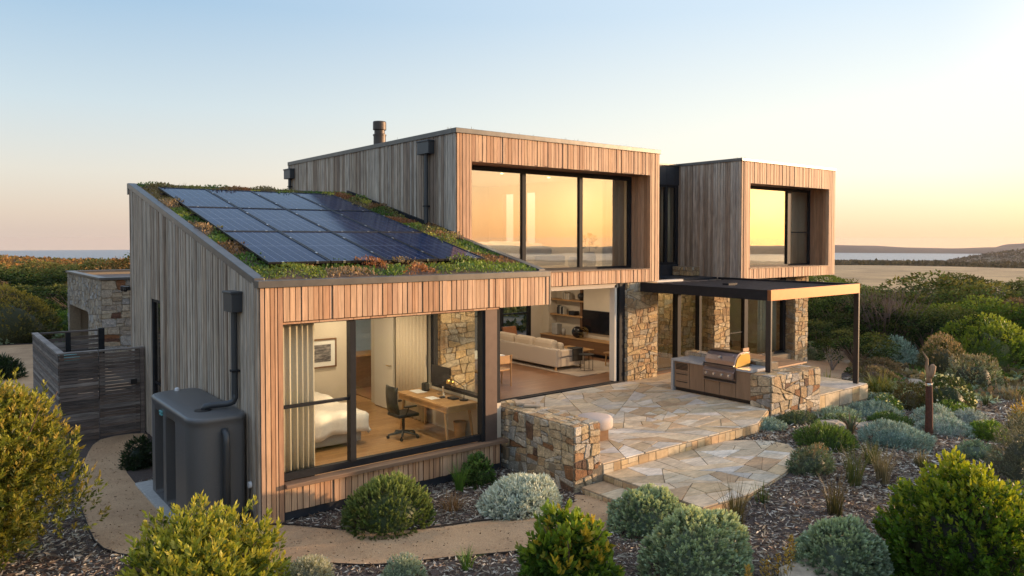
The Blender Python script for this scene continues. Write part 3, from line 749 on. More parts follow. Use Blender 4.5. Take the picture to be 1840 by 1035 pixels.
# entry glazing, rear bedroom glazing
en = part(house, 'entry_window', 'dark_metal', lambda m: (
    m.box(12.8, 15.83, 3.66, 3.76, .28, .36), m.box(12.8, 15.83, 3.66, 3.76, 2.9, 3.0), m.box(14.2, 14.36, 3.6, 3.8, .36, 2.9), m.box(15.28, 15.4, 3.62, 3.78, .36, 2.9), m.box(13.3, 13.36, 3.66, 3.76, .36, 2.9)))
part(en, 'pane', 'glass_mid', lambda m: (m.box(12.8, 14.2, 3.70, 3.71, .36, 2.9), m.box(14.36, 15.28, 3.70, 3.71, .36, 2.9), m.box(15.4, 15.83, 3.70, 3.71, .36, 2.9)))
rb_ = part(house, 'rear_bedroom_window', 'dark_metal', lambda m: (
    m.box(16.7, 20.53, 3.86, 3.96, .12, .26), m.box(16.7, 20.53, 3.86, 3.96, 2.86, 2.97), m.box(18.0, 18.2, 3.83, 3.97, .26, 2.86), m.box(20.36, 20.53, 3.83, 3.97, .26, 2.86), m.box(16.72, 18.0, 3.88, 3.94, 1.1, 1.13)))
part(rb_, 'pane', 'glass_mid', lambda m: (m.box(16.72, 18.0, 3.9, 3.91, .26, 2.86), m.box(18.2, 20.36, 3.9, 3.91, .26, 2.86)))
part(house, 'rear_bedroom_wall', 'plaster', lambda m: (m.box(16.7, 21.4, 8.7, 8.8, .2, 3), m.box(21.3, 21.4, 4.2, 8.7, .2, 3),))
part(house, 'entry_rear_wall', 'oak_dark', lambda m: m.box(14.36, 15.85, 8.0, 8.1, .2, 3))
# --- main upper box
def ub_left(m):
    boards(m, 0, LX, -1, UY, BB, lambda y: roofz(y)+.04 if y < 8.7 else 3.2, 6.74, pal=GREY, w=(.08, .13))
ul = part(house, 'upper_side_wall', 'grey_timber', ub_left); ul['label'] = 'tall silver grey timber side wall above the green roof'
def ub_front(m):
    boards(m, 1, UY, -1, LX, BX, 3.06, 6.74, holes=[(6.2, 12.46, 3.43, 6.1)], pal=CEDAR, w=(.085, .12))
uf = part(house, 'upper_front_wall', 'cedar', ub_front); uf['label'] = 'cedar boards framing the three pane upper window'
def shell(m, x0, x1, y0, y1, z0, z1, ox0, ox1, oz0, oz1, wall=.2, rhole=None):
    m.box(x0, ox0, y0, y0+.68, z0, z1); m.box(ox1, x1, y0, y0+.68, z0, z1)
    m.box(ox0, ox1, y0, y0+.68, oz1, z1); m.box(ox0, ox1, y0, y0+.68, z0, oz0)
part(uf, 'wall_frame', 'dark_panel', lambda m: shell(m, LX+.003, BX-.03, UY, 0, 3.09, 6.7, 6.2-.022, 12.48, 3.41, 6.13))
part(house, 'upper_floor_slab', 'dark_panel', lambda m: m.box(LX+.01, BX-.02, UY+.68, BB, 3.07, 3.38))
part(house, 'upper_roof', 'cap_metal', lambda m: m.box(LX+.02, BX-.02, UY+.03, BB, 6.55, 6.76))
part(house, 'upper_interior_wall', 'plaster', lambda m: (
    m.box(LX+.01, LX+.15, UY+.68, BB, 3.38, 6.55), m.box(BX-.2, BX-.02, UY+.68, 8.55, 3.38, 6.55), m.box(BX-.2, BX-.02, 9.2, 9.75, 3.38, 6.55), m.box(BX-.2, BX-.02, 10.4, BB, 3.38, 6.55), m.box(BX-.2, BX-.02, 8.55, 9.2, 5.9, 6.55), m.box(BX-.2, BX-.02, 9.75, 10.4, 5.9, 6.55),
    m.box(BX-.2, BX-.02, 8.55, 9.2, 3.38, 3.9), m.box(LX, BX, BB-.12, BB, 3.1, 6.7), m.box(LX+.15, BX-.2, 11.2, 11.3, 3.38, 6.2)))
part(house, 'upper_ceiling', 'ceiling', lambda m: m.box(LX+.15, BX-.2, UY+.68, BB-.1, 6.2, 6.26))
part(house, 'upper_room_floor', 'floor_bed', lambda m: m.box(LX+.15, BX-.2, UY+.68, BB-.1, 3.38, 3.40))
part(house, 'upper_outer_wall', 'grey_timber', lambda m: boards(m, 0, BX-.02, 1, UY, BB, 3.06, 6.74, pal=GREY, holes=[(8.55, 9.2, 3.9, 5.9), (9.75, 10.4, 3.38, 5.9)]))
uc = part(uf, 'window_lining', 'cedar', lambda m: (
    [m.box(12.46-.0, 12.478, UY-.02+i*.12, UY+.09+i*.12, 3.43, 6.1, pick(CEDAR, j=.2)) for i in range(6)],
    [m.box(6.182, 6.2, UY-.02+i*.12, UY+.09+i*.12, 3.43, 6.1, pick(CEDAR)) for i in range(6)],
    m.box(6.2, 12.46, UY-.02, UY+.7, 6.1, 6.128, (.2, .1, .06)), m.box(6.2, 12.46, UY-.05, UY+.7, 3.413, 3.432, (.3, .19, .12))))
part(lr, 'roof_corner_trim', 'cap_metal', lambda m: m.box(LX, LX+.035, -.045, .0, 2.98, 3.53))
part(house, 'upper_roof_edging', 'cap_metal', lambda m: (m.box(LX-.05, BX+.04, UY-.06, UY+.12, 6.735, 6.85), m.box(LX-.05, LX+.12, UY+.12, BB, 6.735, 6.85), m.box(BX-.12, BX+.04, UY+.12, BB, 6.735, 6.85)), bevel=.006)
uw = part(house, 'upper_window', 'dark_metal', lambda m: (
    m.box(6.2, 12.46, 3.93, 4.0, 3.432, 3.5), m.box(6.2, 12.46, 3.92, 4.0, 5.98, 6.1), m.box(6.2, 6.25, 3.93, 4.0, 3.5, 5.98), m.box(12.33, 12.46, 3.92, 4.0, 3.5, 5.98),
    m.box(8.3, 8.42, 3.9, 4.0, 3.5, 5.98), m.box(10.34, 10.46, 3.9, 4.0, 3.5, 5.98)))
uw['label'] = 'wide upper window of three tall panes reflecting the sunset'
for a, b in ((6.25, 8.3), (8.42, 10.34), (10.46, 12.33)):
    part(uw, 'pane', 'glass_up', lambda m, a=a, b=b: m.box(a, b, 3.95, 3.96, 3.5, 5.98))
# flue and rainwater goods
fl = part(house, 'chimney_flue', 'flue', lambda m: m.lathe([(.185, 0), (.185, .62), (.2, .62), (.2, .66), (.16, .68), (.16, .78), (.2, .8), (.2, 1.02), (.19, 1.05)], (7.0, 9.15, 6.78), 24), smooth=False)
def downpipe(y, x, ztop, zbot, hw=.32, elbow=True):
    d = part(house, 'downpipe', 'pipe', lambda m: m.tube([(x-.1, y, ztop-.3), (x-.1, y, zbot)], .05, 12))
    part(d, 'rain_head', 'pipe', lambda m: (m.box(x-.2, x-.03, y-hw, y+hw, ztop-.33, ztop-.02), m.box(x-.22, x-.03, y-hw-.015, y+hw+.015, ztop-.04, ztop)), bevel=.01)
    part(d, 'bracket', 'dark_metal', lambda m: [m.box(x-.16, x-.03, y-.065, y+.065, z, z+.03) for z in np.arange(zbot+.4, ztop-.5, 1.1)])
    return d
downpipe(4.39, LX, 6.66, 4.66, .26); downpipe(12.9, LX, 6.6, 4.5, .26)
dp = downpipe(.86, 0, 3.45, 1.76, .2)
part(dp, 'inlet_pipe', 'pipe', lambda m: m.tube([(-.1, .86, 1.8), (-.1, .86, 1.74), (-.12, .87, 1.68), (-.2, .9, 1.655), (-.42, .99, 1.645), (-.5, 1.02, 1.63), (-.54, 1.04, 1.57)], .05, 12), smooth=True)
# --- smaller upper box on the right
RX0, RX1, RY = 16.32, 22.0, 2.84
def rbl(m):
    boards(m, 0, RX0, -1, RY, 4.42, 3.0, 6.74, pal=GREY, w=(.08, .13)); boards(m, 0, RX0, -1, 4.42, 5.3, 3.37, 6.74, pal=GREY, w=(.08, .13))
rl = part(house, 'right_box_side_wall', 'grey_timber', rbl)
rfp = part(house, 'right_box_front_wall', 'cedar', lambda m: boards(m, 1, RY, -1, RX0, RX1, 3.0, 6.74, holes=[(16.78, 21.58, 3.34, 6.06)], pal=CEDAR, w=(.085, .12)))
rfp['label'] = 'cedar boards framing the smaller right hand upper window'
part(rfp, 'wall_frame', 'dark_panel', lambda m: (shell(m, RX0+.003, RX1-.03, RY, 0, 3.02, 6.7, 16.758, 21.6, 3.32, 6.09)))
part(rfp, 'window_lining', 'cedar', lambda m: (
    [m.box(21.58, 21.598, RY-.02+i*.12, RY+.09+i*.12, 3.34, 6.06, pick(CEDAR, j=.2)) for i in range(6)], [m.box(16.762, 16.78, RY-.02+i*.12, RY+.09+i*.12, 3.34, 6.06, pick(CEDAR)) for i in range(6)],
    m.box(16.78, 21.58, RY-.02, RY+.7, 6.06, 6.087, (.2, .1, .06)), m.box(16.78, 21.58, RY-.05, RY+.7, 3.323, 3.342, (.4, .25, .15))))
part(house, 'right_box_shell', 'dark_panel', lambda m: (m.box(RX0, RX1-.03, RY+.68, 4.42, 3.02, 3.3), m.box(RX0+.02, RX1-.03, 4.42, 8.4, 3.1, 3.3), m.box(RX0+.02, RX1-.03, RY, 8.4, 6.6, 6.73)))
part(house, 'right_box_outer_wall', 'grey_timber', lambda m: boards(m, 0, RX1-.03, 1, RY, 8.4, 3.0, 6.74, pal=GREY))
part(house, 'right_box_inner_wall', 'plaster', lambda m: (m.box(RX0+.01, RX0+.16, RY+.68, 8.3, 3.3, 6.6), m.box(RX1-.2, RX1-.04, RY+.68, 8.3, 3.3, 6.6), m.box(RX0, RX1-.05, 8.3, 8.4, 3.1, 6.7), m.box(RX0+.16, RX1-.2, RY+.68, 8.3, 6.2, 6.26)))
part(house, 'right_box_floor', 'floor_bed', lambda m: m.box(RX0+.16, RX1-.2, RY+.68, 8.3, 3.3, 3.33))
part(house, 'right_box_roof_edging', 'cap_metal', lambda m: (m.box(RX0-.05, RX1+.03, RY-.06, RY+.12, 6.735, 6.83), m.box(RX0-.05, RX0+.12, RY+.12, 8.4, 6.735, 6.83), m.box(RX1-.12, RX1+.03, RY+.12, 8.4, 6.735, 6.83)), bevel=.006)
rw2 = part(house, 'right_window', 'dark_metal', lambda m: (
    m.box(16.78, 21.58, 3.54, 3.61, 3.342, 3.4), m.box(16.78, 21.58, 3.53, 3.61, 5.96, 6.06), m.box(16.78, 16.83, 3.54, 3.61, 3.4, 5.96), m.box(21.47, 21.58, 3.53, 3.61, 3.4, 5.96), m.box(20.05, 20.28, 3.5, 3.61, 3.4, 5.96), m.box(20.28, 21.47, 3.54, 3.58, 4.5, 4.54)))
rw2['label'] = 'upper window of the right hand box with golden reflection'
for a, b in ((16.83, 20.05), (20.28, 21.47)):
    part(rw2, 'pane', 'glass_up', lambda m, a=a, b=b: m.box(a, b, 3.56, 3.57, 3.4, 5.96))
# --- recessed link
lk = part(house, 'link_wall', 'dark_panel', lambda m: (
    [m.box(12.86+i*.4, 13.25+i*.4, 5.28, 5.34, 6.1, 6.74) for i in range(9)]))
part(house, 'link_base_panel', 'dark_panel', lambda m: m.box(12.85, 16.3, 5.3, 5.42, 2.99, 3.42))
part(house, 'link_shell', 'dark_panel', lambda m: (m.box(12.85, 12.86, 5.42, 5.43, 6.3, 6.6), m.box(12.85, 16.3, 5.3, 5.42, 6.1, 6.72), m.box(12.85, 16.3, 5.42, 9, 6.5, 6.72), m.box(12.85, 16.31, 8.4, 8.5, 3.1, 6.7)))
part(house, 'link_roof_edging', 'cap_metal', lambda m: m.box(12.86, 16.27, 5.24, 5.42, 6.74, 6.80))
lwn = part(house, 'link_window', 'dark_metal', lambda m: [m.box(x, x+.12, 5.3, 5.4, 3.42, 6.1) for x in (12.9, 14.0, 15.05, 15.62, 16.15)]+[m.box(12.9, 16.27, 5.31, 5.39, 3.42, 3.5), m.box(12.9, 16.27, 5.31, 5.39, 6.02, 6.1)])
part(lwn, 'pane', 'glass_mid', lambda m: m.box(12.9, 16.2, 5.35, 5.36, 3.5, 6.02))
part(house, 'link_roof_slab', 'dark_panel', lambda m: (m.box(12.86, 16.3, 3.72, 5.3, 2.995, 3.05), m.box(12.86, 16.31, 5.42, 8.4, 3.1, 3.38)))

# ------------------------------------------------------------------ curtains
def curtain(x0, y0, x1, y1, z0, z1, label, mat='curtain', amp=.035, waves=9, group=None):
    n = waves*8; m = MB(); d = Vector((x1-x0, y1-y0, 0)); L = d.length; d.normalize(); nn = Vector((-d.y, d.x, 0))
    for k in range(n+1):
        t = k/n; o = math.sin(t*waves*2*math.pi+.7*math.sin(t*9))*amp
        for z, s in ((z1, .6), ((z0+z1)/2, .9), (z0, 1.1)):
            p = Vector((x0, y0, 0))+d*L*t+nn*o*s; m.v.append((p.x, p.y, z)); m.c.append((.5, .5, .5))
    for k in range(n):
        for j in range(2): m.f.append((k*3+j, (k+1)*3+j, (k+1)*3+j+1, k*3+j+1))
    o = m.build('curtain', mat, smooth=True); s = o.modifiers.new('thick', 'SOLIDIFY'); s.thickness = .006
    return tag(o, label, 'curtain', group)
curtain(.42, .34, 1.02, .34, .33, 2.95, 'cream curtain bunched at the left side of the big bedroom window', 'curtain', .04, 6)
curtain(4.5, 2.5, 4.5, 3.8, .33, 2.97, 'floor length beige curtain behind the desk and black office chair', 'curtain', .04, 9)
curtain(15.72, 5.55, 16.15, 5.55, 3.4, 6.05, 'narrow beige curtain in the dark recessed link window between the two upper boxes', 'curtain', .03, 4)
curtain(20.4, 3.75, 21.75, 3.75, 3.34, 6.15, 'grey-green curtain at the right end of the smaller upper box window', 'curtain_pale', .04, 8)
curtain(19.2, 4.1, 20.3, 4.1, .26, 2.9, 'pale full length curtain in the ground floor bedroom beside the far right stone pillar', 'curtain_pale', .05, 6)
curtain(11.6, 4.25, 12.5, 4.25, 3.42, 6.18, 'pale curtain at the right end of the three pane upper window', 'curtain_pale', .04, 5)

# ------------------------------------------------------------------ solar panels (12 things on the roof)
ang = math.atan(SL); PW, PL, PT = 1.075, 2.33/math.cos(ang)*1.0, .04
def panel_meshes():
    fr = MB(); w, l = PW/2, PL/2
    for x0, x1, y0, y1 in ((-w, w, -l, -l+.025), (-w, w, l-.025, l), (-w, -w+.022, -l+.025, l-.025), (w-.022, w, -l+.025, l-.025)): fr.box(x0, x1, y0, y1, 0, PT)
    fo = fr.build('frame', 'black')
    me = bpy.data.meshes.new('cells'); a, b = w-.022, l-.025
    me.from_pydata([(-a, -b, PT-.012), (a, -b, PT-.012), (a, b, PT-.012), (-a, b, PT-.012), (-a, -b, .01), (a, -b, .01), (a, b, .01), (-a, b, .01)], [], [(0, 1, 2, 3), (7, 6, 5, 4)])
    uv = me.uv_layers.new(name='UVMap')
    for i, c in enumerate([(0, 0), (1, 0), (1, 1), (0, 1)]*2): uv.data[i].uv = c
    me.materials.append(M['solar']); co = bpy.data.objects.new('cells', me); link(co)
    cl = MB()
    for sx in (-.3, .3): cl.box(sx-.02, sx+.02, -l-.01, -l+.02, 0, PT+.006)
    for sy in (-.25, .25): cl.box(w-.015, w+.015, sy*l*2-.03, sy*l*2+.03, PT-.004, PT+.008)
    return fo, co, cl.build('clip', 'clip')
fo, co, clo = panel_meshes()
rown = ['lowest row above the gutter', 'middle row', 'highest row at the ridge']; coln = ['leftmost column', 'second column from the left', 'third column from the left', 'rightmost column nearest the tall box']
for r_ in range(3):
    for c_ in range(4):
        x = .42+PW/2+.012+c_*1.095; y = .76+2.36*(r_+.5); z = roofz(y)+.085
        t = bpy.data.objects.new('solar_panel', None); link(t); t.location = (x, y, z); t.rotation_euler = (ang, 0, 0)
        tag(t, f'solar panel in the {rown[r_]}, {coln[c_]}', 'solar panel', 'solar panels on the sloping green roof')
        for i, src in enumerate((fo, co, clo)):
            if r_ == 0 and c_ == 0: src.parent = t
            else: q = src.copy(); link(q, t)
solo('panel_rail', 'steel_dark', lambda m: [m.beam((.35, y, roofz(y)+.05), (4.85, y, roofz(y)+.05), .04, .05) for y in (1.3, 2.6, 3.7, 4.9, 6.0, 7.3)], 'dark mounting rails holding the solar panels above the roof planting', 'mounting rail')

# ------------------------------------------------------------------ sedum on the roofs
def sedum(n, reg, zf, hmax, seed, excl=None, name='roof_planting'):
    x0, x1, y0, y1 = reg; P = np.stack([rng.uniform(x0, x1, n), rng.uniform(y0, y1, n)], 1)
    if excl: P = P[[not any(e[0] < p[0] < e[1] and e[2] < p[1] < e[3] for e in excl) for p in P]]
    n = len(P); g_ = np.random.default_rng(seed); nc = 150
    cs = np.stack([g_.uniform(x0, x1, nc), g_.uniform(y0, y1, nc)], 1)
    pals = [GREEN, [(.2, .25, .05), (.15, .2, .05)], [(.28, .16, .09), (.24, .14, .07)], [(.34, .25, .15), (.26, .2, .13)], [(.46, .42, .07), (.42, .42, .1)], [(.30, .12, .06), (.36, .17, .08)], [(.2, .15, .07), (.26, .2, .1)], [(.38, .26, .16), (.3, .2, .12)], [(.2, .2, .07), (.24, .22, .08)], [(.16, .24, .05), (.2, .28, .06)]]
    ci = g_.integers(0, len(pals), nc); hh = g_.uniform(.3, 1, nc)
    d = ((P[:, None, :]-cs[None])**2).sum(2); w = d.argmin(1)
    C = np.array([pals[ci[k]][rng.integers(0, 2)] for k in w])*(1+rng.uniform(-.25, .25, (n, 1)))
    H = hmax*hh[w]*np.clip(1.15-np.sqrt(d.min(1))*1.6, .25, 1)
    base = np.stack([P[:, 0], P[:, 1], zf(P[:, 1])+rng.uniform(0, 1, n)**.6*H], 1)
    D = unit(np.stack([rng.normal(size=n)*.6, rng.normal(size=n)*.6, rng.uniform(.3, 1.2, n)], 1))
    L = rng.uniform(.03, .075, n); v, f, c = leaf_arrays(base, D, L, L*.55, C)
    me = mesh_np(name, v, f, c, 'leaf'); o = bpy.data.objects.new(name, me); link(o); return o
zr = lambda y: roofz(y)-.02
o = sedum(52000, (.14, 5.64, .16, 8.62), zr, .2, 4, excl=[(.55, 4.72, .95, 7.7)])
tag(o, 'low red, green and yellow succulent planting covering the sloping roof round the solar panels', 'roof planting', kind='stuff')
o = part(lr, 'roof_soil', 'bark', lambda m: m.prism([(.13, roofz(.13)-.03), (8.64, roofz(8.64)-.03), (8.64, roofz(8.64)+.0), (.13, roofz(.13)+.0)], 0, .135, LX-.14))
o = sedum(5200, (5.9, 12.7, 3.35, 13.1), lambda y: 6.76+0*y, .12, 9, name='upper_roof_planting')
tag(o, 'wispy dark planting showing above the edge of the main upper roof', 'roof planting', kind='stuff')
o = sedum(2200, (16.4, 21.9, 2.95, 8.3), lambda y: 6.75+0*y, .11, 12, name='right_roof_planting')
tag(o, 'wispy dark planting showing above the edge of the smaller upper roof', 'roof planting', kind='stuff')
def wisps(pts, hmin, hmax, name, label):
    arr = [blades((x, y, z), rng.integers(4, 9), rng.uniform(hmin, hmax), .6, .012, OLIVE+DRY, r0=.05) for x, y, z in pts]
    o = plant_obj(name, cat(*arr), 'grassblade', None, None, (0, 0, 0)); tag(o, label, 'roof grass', kind='stuff')
wisps([(rnd.uniform(LX, BX), UY+.2+rnd.random()*.5, 6.78) for _ in range(90)]+[(LX+.15+rnd.random()*.4, rnd.uniform(UY, 11), 6.78) for _ in range(60)]+
      [(rnd.uniform(.2, 4.5), rnd.uniform(8.2, 8.6), roofz(8.4)) for _ in range(60)]+[(rnd.uniform(RX0, RX1), RY+.2+rnd.random()*.4, 6.76) for _ in range(50)], .08, .2, 'roof_grass', 'thin dry grass wisps along the top edges of the roofs')

# ------------------------------------------------------------------ stone garage
gar = thing('stone_garage', 'low flat roofed stone outbuilding behind the slatted timber fence', 'outbuilding')
gx0, gx1, gy0, gy1 = .95, 7., 18.0, 25.4
def gl(m):
    P = lambda u, v, h: (gx0-h, u, v)
    for d in ([(gy0, -.2), (20.5, -.2), (20.5, 2.85), (gy0, 2.85)], [(20.5, 1.55), (24.95, 1.55), (24.95, 2.85), (20.5, 2.85)], [(24.95, -.2), (gy1, -.2), (gy1, 2.85), (24.95, 2.85)]):
        lay(m, d, P, .2, 1.3, pal=STONE_GREY, wob=.25)
    lay(m, [(gx0, -.2), (gx1, -.2), (gx1, 2.85), (gx0, 2.85)], lambda u, v, h: (u, gy0-h, v), .23, 1.7, pal=STONE_GREY+STONE_GREY+[(.22, .10, .045), (.12, .06, .04), (.45, .4, .3)], wob=.1)
gw = part(gar, 'wall', 'stone', gl)
part(gw, 'mortar_core', 'mortar', lambda m: (m.box(gx0, gx1, gy0, gy0+.4, -.2, 2.85), m.box(gx0, gx0+.4, gy0+.4, 20.5, -.2, 2.85), m.box(gx0, gx0+.4, 20.5, 24.95, 1.55, 2.85), m.box(gx0, gx0+.4, 24.95, gy1, -.2, 2.85), m.box(gx0+.4, gx1, gy1-.4, gy1, -.2, 2.85), m.box(gx1-.3, gx1, gy0+.4, gy1-.4, -.2, 2.85)))
part(gar, 'recess_lining', 'cabinet', lambda m: (m.box(gx0+.9, gx0+1.0, 20.5, 25, -.2, 2.7), m.box(gx0+.35, gx0+.9, 22.0, 22.15, -.2, 1.6)))
part(gar, 'roof', 'pergola_roof', lambda m: m.box(gx0+.2, gx1-.2, gy0+.2, gy1-.2, 2.68, 2.76))
part(gar, 'roof_edging', 'cap_metal', lambda m: (m.box(gx0-.08, gx1, gy0-.08, gy0+.2, 2.85, 2.94), m.box(gx0-.08, gx0+.2, gy0+.2, gy1, 2.85, 2.94), m.box(gx0+.2, gx1, gy1-.2, gy1+.05, 2.85, 2.94)), bevel=.01)
solo('security_light', 'black', lambda m: (m.box(-.10, -.03, 8.6, 8.72, 3.04, 3.14), m.lathe([(.03, 0), (.055, .04), (.055, .12), (.03, .13)], (-.16, 8.5, 3.02), 12), m.lathe([(.03, 0), (.055, .04), (.055, .12), (.03, .13)], (-.16, 8.8, 3.02), 12)), 'small black twin spotlight on the far edge of the grey timber wall', 'wall light')

# ------------------------------------------------------------------ fences
FG = [(.19, .15, .13), (.24, .2, .175), (.14, .11, .095), (.28, .245, .22), (.17, .125, .1), (.22, .17, .14), (.12, .1, .09)]
def hboards(m, axis, const, a0, a1, z0, z1, sign=-1, bh=.075, gap=.012, t=.022, skip=0):
    z = z0; k = 0
    while z+bh*.6 < z1:
        h = bh*rnd.uniform(.8, 1.15); h = min(h, z1-z); c = pick(FG, j=.2); d = rnd.uniform(0, .006)
        if not (skip and k % skip == skip-1):
            if axis == 1: m.box(a0, a1, const-t-d if sign < 0 else const, const if sign < 0 else const+t, z, z+h-gap, c)
            else: m.box(const-t-d if sign < 0 else const, const if sign < 0 else const+t, a0, a1, z, z+h-gap, c)
        z += h; k += 1
fy = 7.25
fe = thing('timber_fence', 'weathered grey slatted timber fence panel left of the gate, with long side return', 'fence', (-1.7, fy, -.12))
part(fe, 'boards', 'fence_timber', lambda m: (hboards(m, 1, fy, -1.7, -.97, -.1, 1.8), hboards(m, 0, -1.7, fy+.0, 11.75, -.1, 1.8)))
part(fe, 'post', 'fence_timber', lambda m: m.box(-1.69, -1.61, fy+.01, fy+.09, -.12, 1.8, FG[0]))
part(fe, 'post', 'fence_timber', lambda m: m.box(-1.69, -1.61, 11.66, 11.75, -.12, 1.8, FG[0]))
part(fe, 'post', 'fence_timber', lambda m: m.box(-1.05, -.98, fy+.01, fy+.09, -.12, 1.8, FG[0]))
part(fe, 'capping', 'fence_timber', lambda m: (m.box(-1.74, -.97, fy-.04, fy+.1, 1.803, 1.84, FG[3]), m.box(-1.74, -1.6, fy+.1, 11.78, 1.803, 1.84, FG[3])))
gt = thing('timber_gate', 'weathered grey slatted timber gate closed against the side wall of the house', 'gate', (-.95, fy, -.12))
part(gt, 'boards', 'fence_timber', lambda m: hboards(m, 1, fy, -.95, -.14, -.06, 1.8))
part(gt, 'gate_frame', 'fence_timber', lambda m: (m.box(-.94, -.87, fy+.002, fy+.05, -.06, 1.8, FG[2]), m.box(-.22, -.15, fy+.002, fy+.05, -.06, 1.8, FG[2]), m.box(-.95, -.05, fy-.03, fy+.08, 1.803, 1.84, FG[3])))
part(gt, 'post', 'fence_timber', lambda m: m.box(-.13, -.045, fy-.03, fy+.08, -.12, 1.8, FG[0]))
part(gt, 'latch', 'black', lambda m: m.box(-.33, -.2, fy-.05, fy-.025, 1.02, 1.13), bevel=.004)
bf = thing('timber_fence', 'darker slatted fence at the far end of the bin enclosure with open gaps between boards', 'fence', (-1.6, 11.8, -.12))
part(bf, 'boards', 'fence_timber', lambda m: (hboards(m, 1, 11.8, -1.6, -.98, -.1, 1.74, gap=.03, bh=.12), hboards(m, 1, 11.8, -.86, -.2, -.1, 1.74, gap=.03, bh=.12)))
part(bf, 'post', 'dark_metal', lambda m: m.box(-.98, -.86, 11.74, 11.84, -.1, 1.78))
part(bf, 'post', 'dark_metal', lambda m: m.box(-.2, -.06, 11.72, 11.84, -.1, 1.85))
part(bf, 'capping', 'fence_timber', lambda m: m.box(-1.6, -.2, 11.74, 11.84, 1.78, 1.82, FG[2]))
bn = thing('wheelie_bin', 'teal lidded bin standing inside the slatted timber enclosure', 'bin', (-1.0, 11.25, -.12))
part(bn, 'body', 'steel_dark', lambda m: m.lathe([(.2, 0), (.25, 1.2)], (-1.0, 11.25, -.12), 18))
part(bn, 'lid', 'teal', lambda m: m.lathe([(.27, 0), (.27, .1), (.22, .16), (.05, .18)], (-1.0, 11.25, 1.09), 18), smooth=True)

# ------------------------------------------------------------------ rain water tank
tk = thing('rainwater_tank', 'tall slim dark grey polymer rainwater tank with two recessed flutes beside the wall', 'water tank', (-.5, 1.7, -.07))
def tank_shape(m):
    # plan outline: rounded rectangle with two flutes on the -X side below the shoulder
    x0, x1, y0, y1 = -.90, -.06, .38, 3.02; rad = .3; K = 10
    def outline(f):   # f 0..1 how deep the flutes are
        pts = []
        for cx, cy, a0 in ((x1-.12, y0+.2, -90), (x1-.12, y1-.2, 0)):
            r = .12 if cx > -.3 else rad
            for k in range(7): a = R(a0+90*k/6); pts.append((cx+.12*math.cos(a), cy+.2*math.sin(a)))
        for k in range(7): a = R(90+90*k/6); pts.append((x0+rad+rad*math.cos(a), y1-rad+rad*math.sin(a)))
        N = 60
        for k in range(1, N):
            y = (y1-rad)+(y0+rad-(y1-rad))*k/N; dx = 0
            for c in (2.28, 1.55):
                q = abs(y-c)/.27
                if q < 1: dx = max(dx, f*.42*(1-q**6)**.5 if q < 1 else 0)
            pts.append((x0+dx, y))
        for k in range(7): a = R(180+90*k/6); pts.append((x0+rad+rad*math.cos(a), y0+rad+rad*math.sin(a)))
        return pts
    lv = [(-.07, .0, 1), (-.04, .62, 1), (.0, .8, 1), (.25, .97, 1), (.7, 1, 1), (1.0, 1, 1), (1.12, .94, 1), (1.22, .75, 1), (1.3, .4, 1), (1.36, .1, 1), (1.4, 0, 1), (1.49, 0, 1), (1.5, 0, 1.015), (1.545, 0, 1.015), (1.57, 0, .985), (1.578, 0, .93)]
    cx, cy = -.48, 1.7; n = None
    for z, f, s in lv:
        o = outline(max(f, 0)); n = len(o)
        for x, y in o: m.v.append((cx+(x-cx)*s, cy+(y-cy)*(1-(1-s)*.3 if s < 1 else 1+(s-1)*.4), z)); m.c.append((.1, .1, .1))
    for i in range(len(lv)-1):
        for k in range(n): m.f.append((i*n+k, i*n+(k+1) % n, (i+1)*n+(k+1) % n, (i+1)*n+k))
    m.f.append(tuple((len(lv)-1)*n+k for k in range(n)))
part(tk, 'body', 'tank', tank_shape, smooth=True).modifiers.new('es', 'EDGE_SPLIT').split_angle = R(50)
part(tk, 'overflow_pipe', 'pipe', lambda m: m.tube([(-.42, .44, 1.34), (-.42, .35, 1.36), (-.42, .29, 1.31), (-.42, .28, 1.2), (-.42, .28, -.05)], .055, 14), smooth=True)
part(tk, 'badge', 'teal', lambda m: (m.box(-.922, -.9, 2.0, 2.16, 1.36, 1.385), m.box(-.922, -.9, 2.02, 2.18, 1.40, 1.425)))
part(tk, 'inlet_strainer', 'black', lambda m: m.lathe([(.13, 0), (.13, .012), (.1, .016)], (-.55, 1.0, 1.574), 20))
part(tk, 'vent', 'white_plastic', lambda m: m.lathe([(.04, 0), (.04, .05), (.02, .06)], (-.45, 2.9, 1.57), 12))
solo('concrete_pad', 'concrete', lambda m: m.box(-1.06, .0-.02, .15, 3.35, -.16, -.07), 'pale concrete slab under the grey rainwater tank', 'slab', bevel=.01)
pm = thing('water_pump', 'small pump with white gauge beside the tank at the house corner', 'pump', (-.13, .33, -.12))
part(pm, 'pump_body', 'black', lambda m: (m.lathe([(.08, 0), (.09, .05), (.07, .15), (.02, .17)], (-.14, .27, -.07), 14), m.box(-.2, -.06, .2, .34, -.07, -.02)))
part(pm, 'gauge', 'white_plastic', lambda m: m.tube([(-.09, .3, .48), (-.045, .3, .48)], .05, 16))
part(pm, 'pipe', 'black', lambda m: m.tube([(-.06, .3, .45), (-.07, .3, .2), (-.12, .29, .06)], .012, 6))

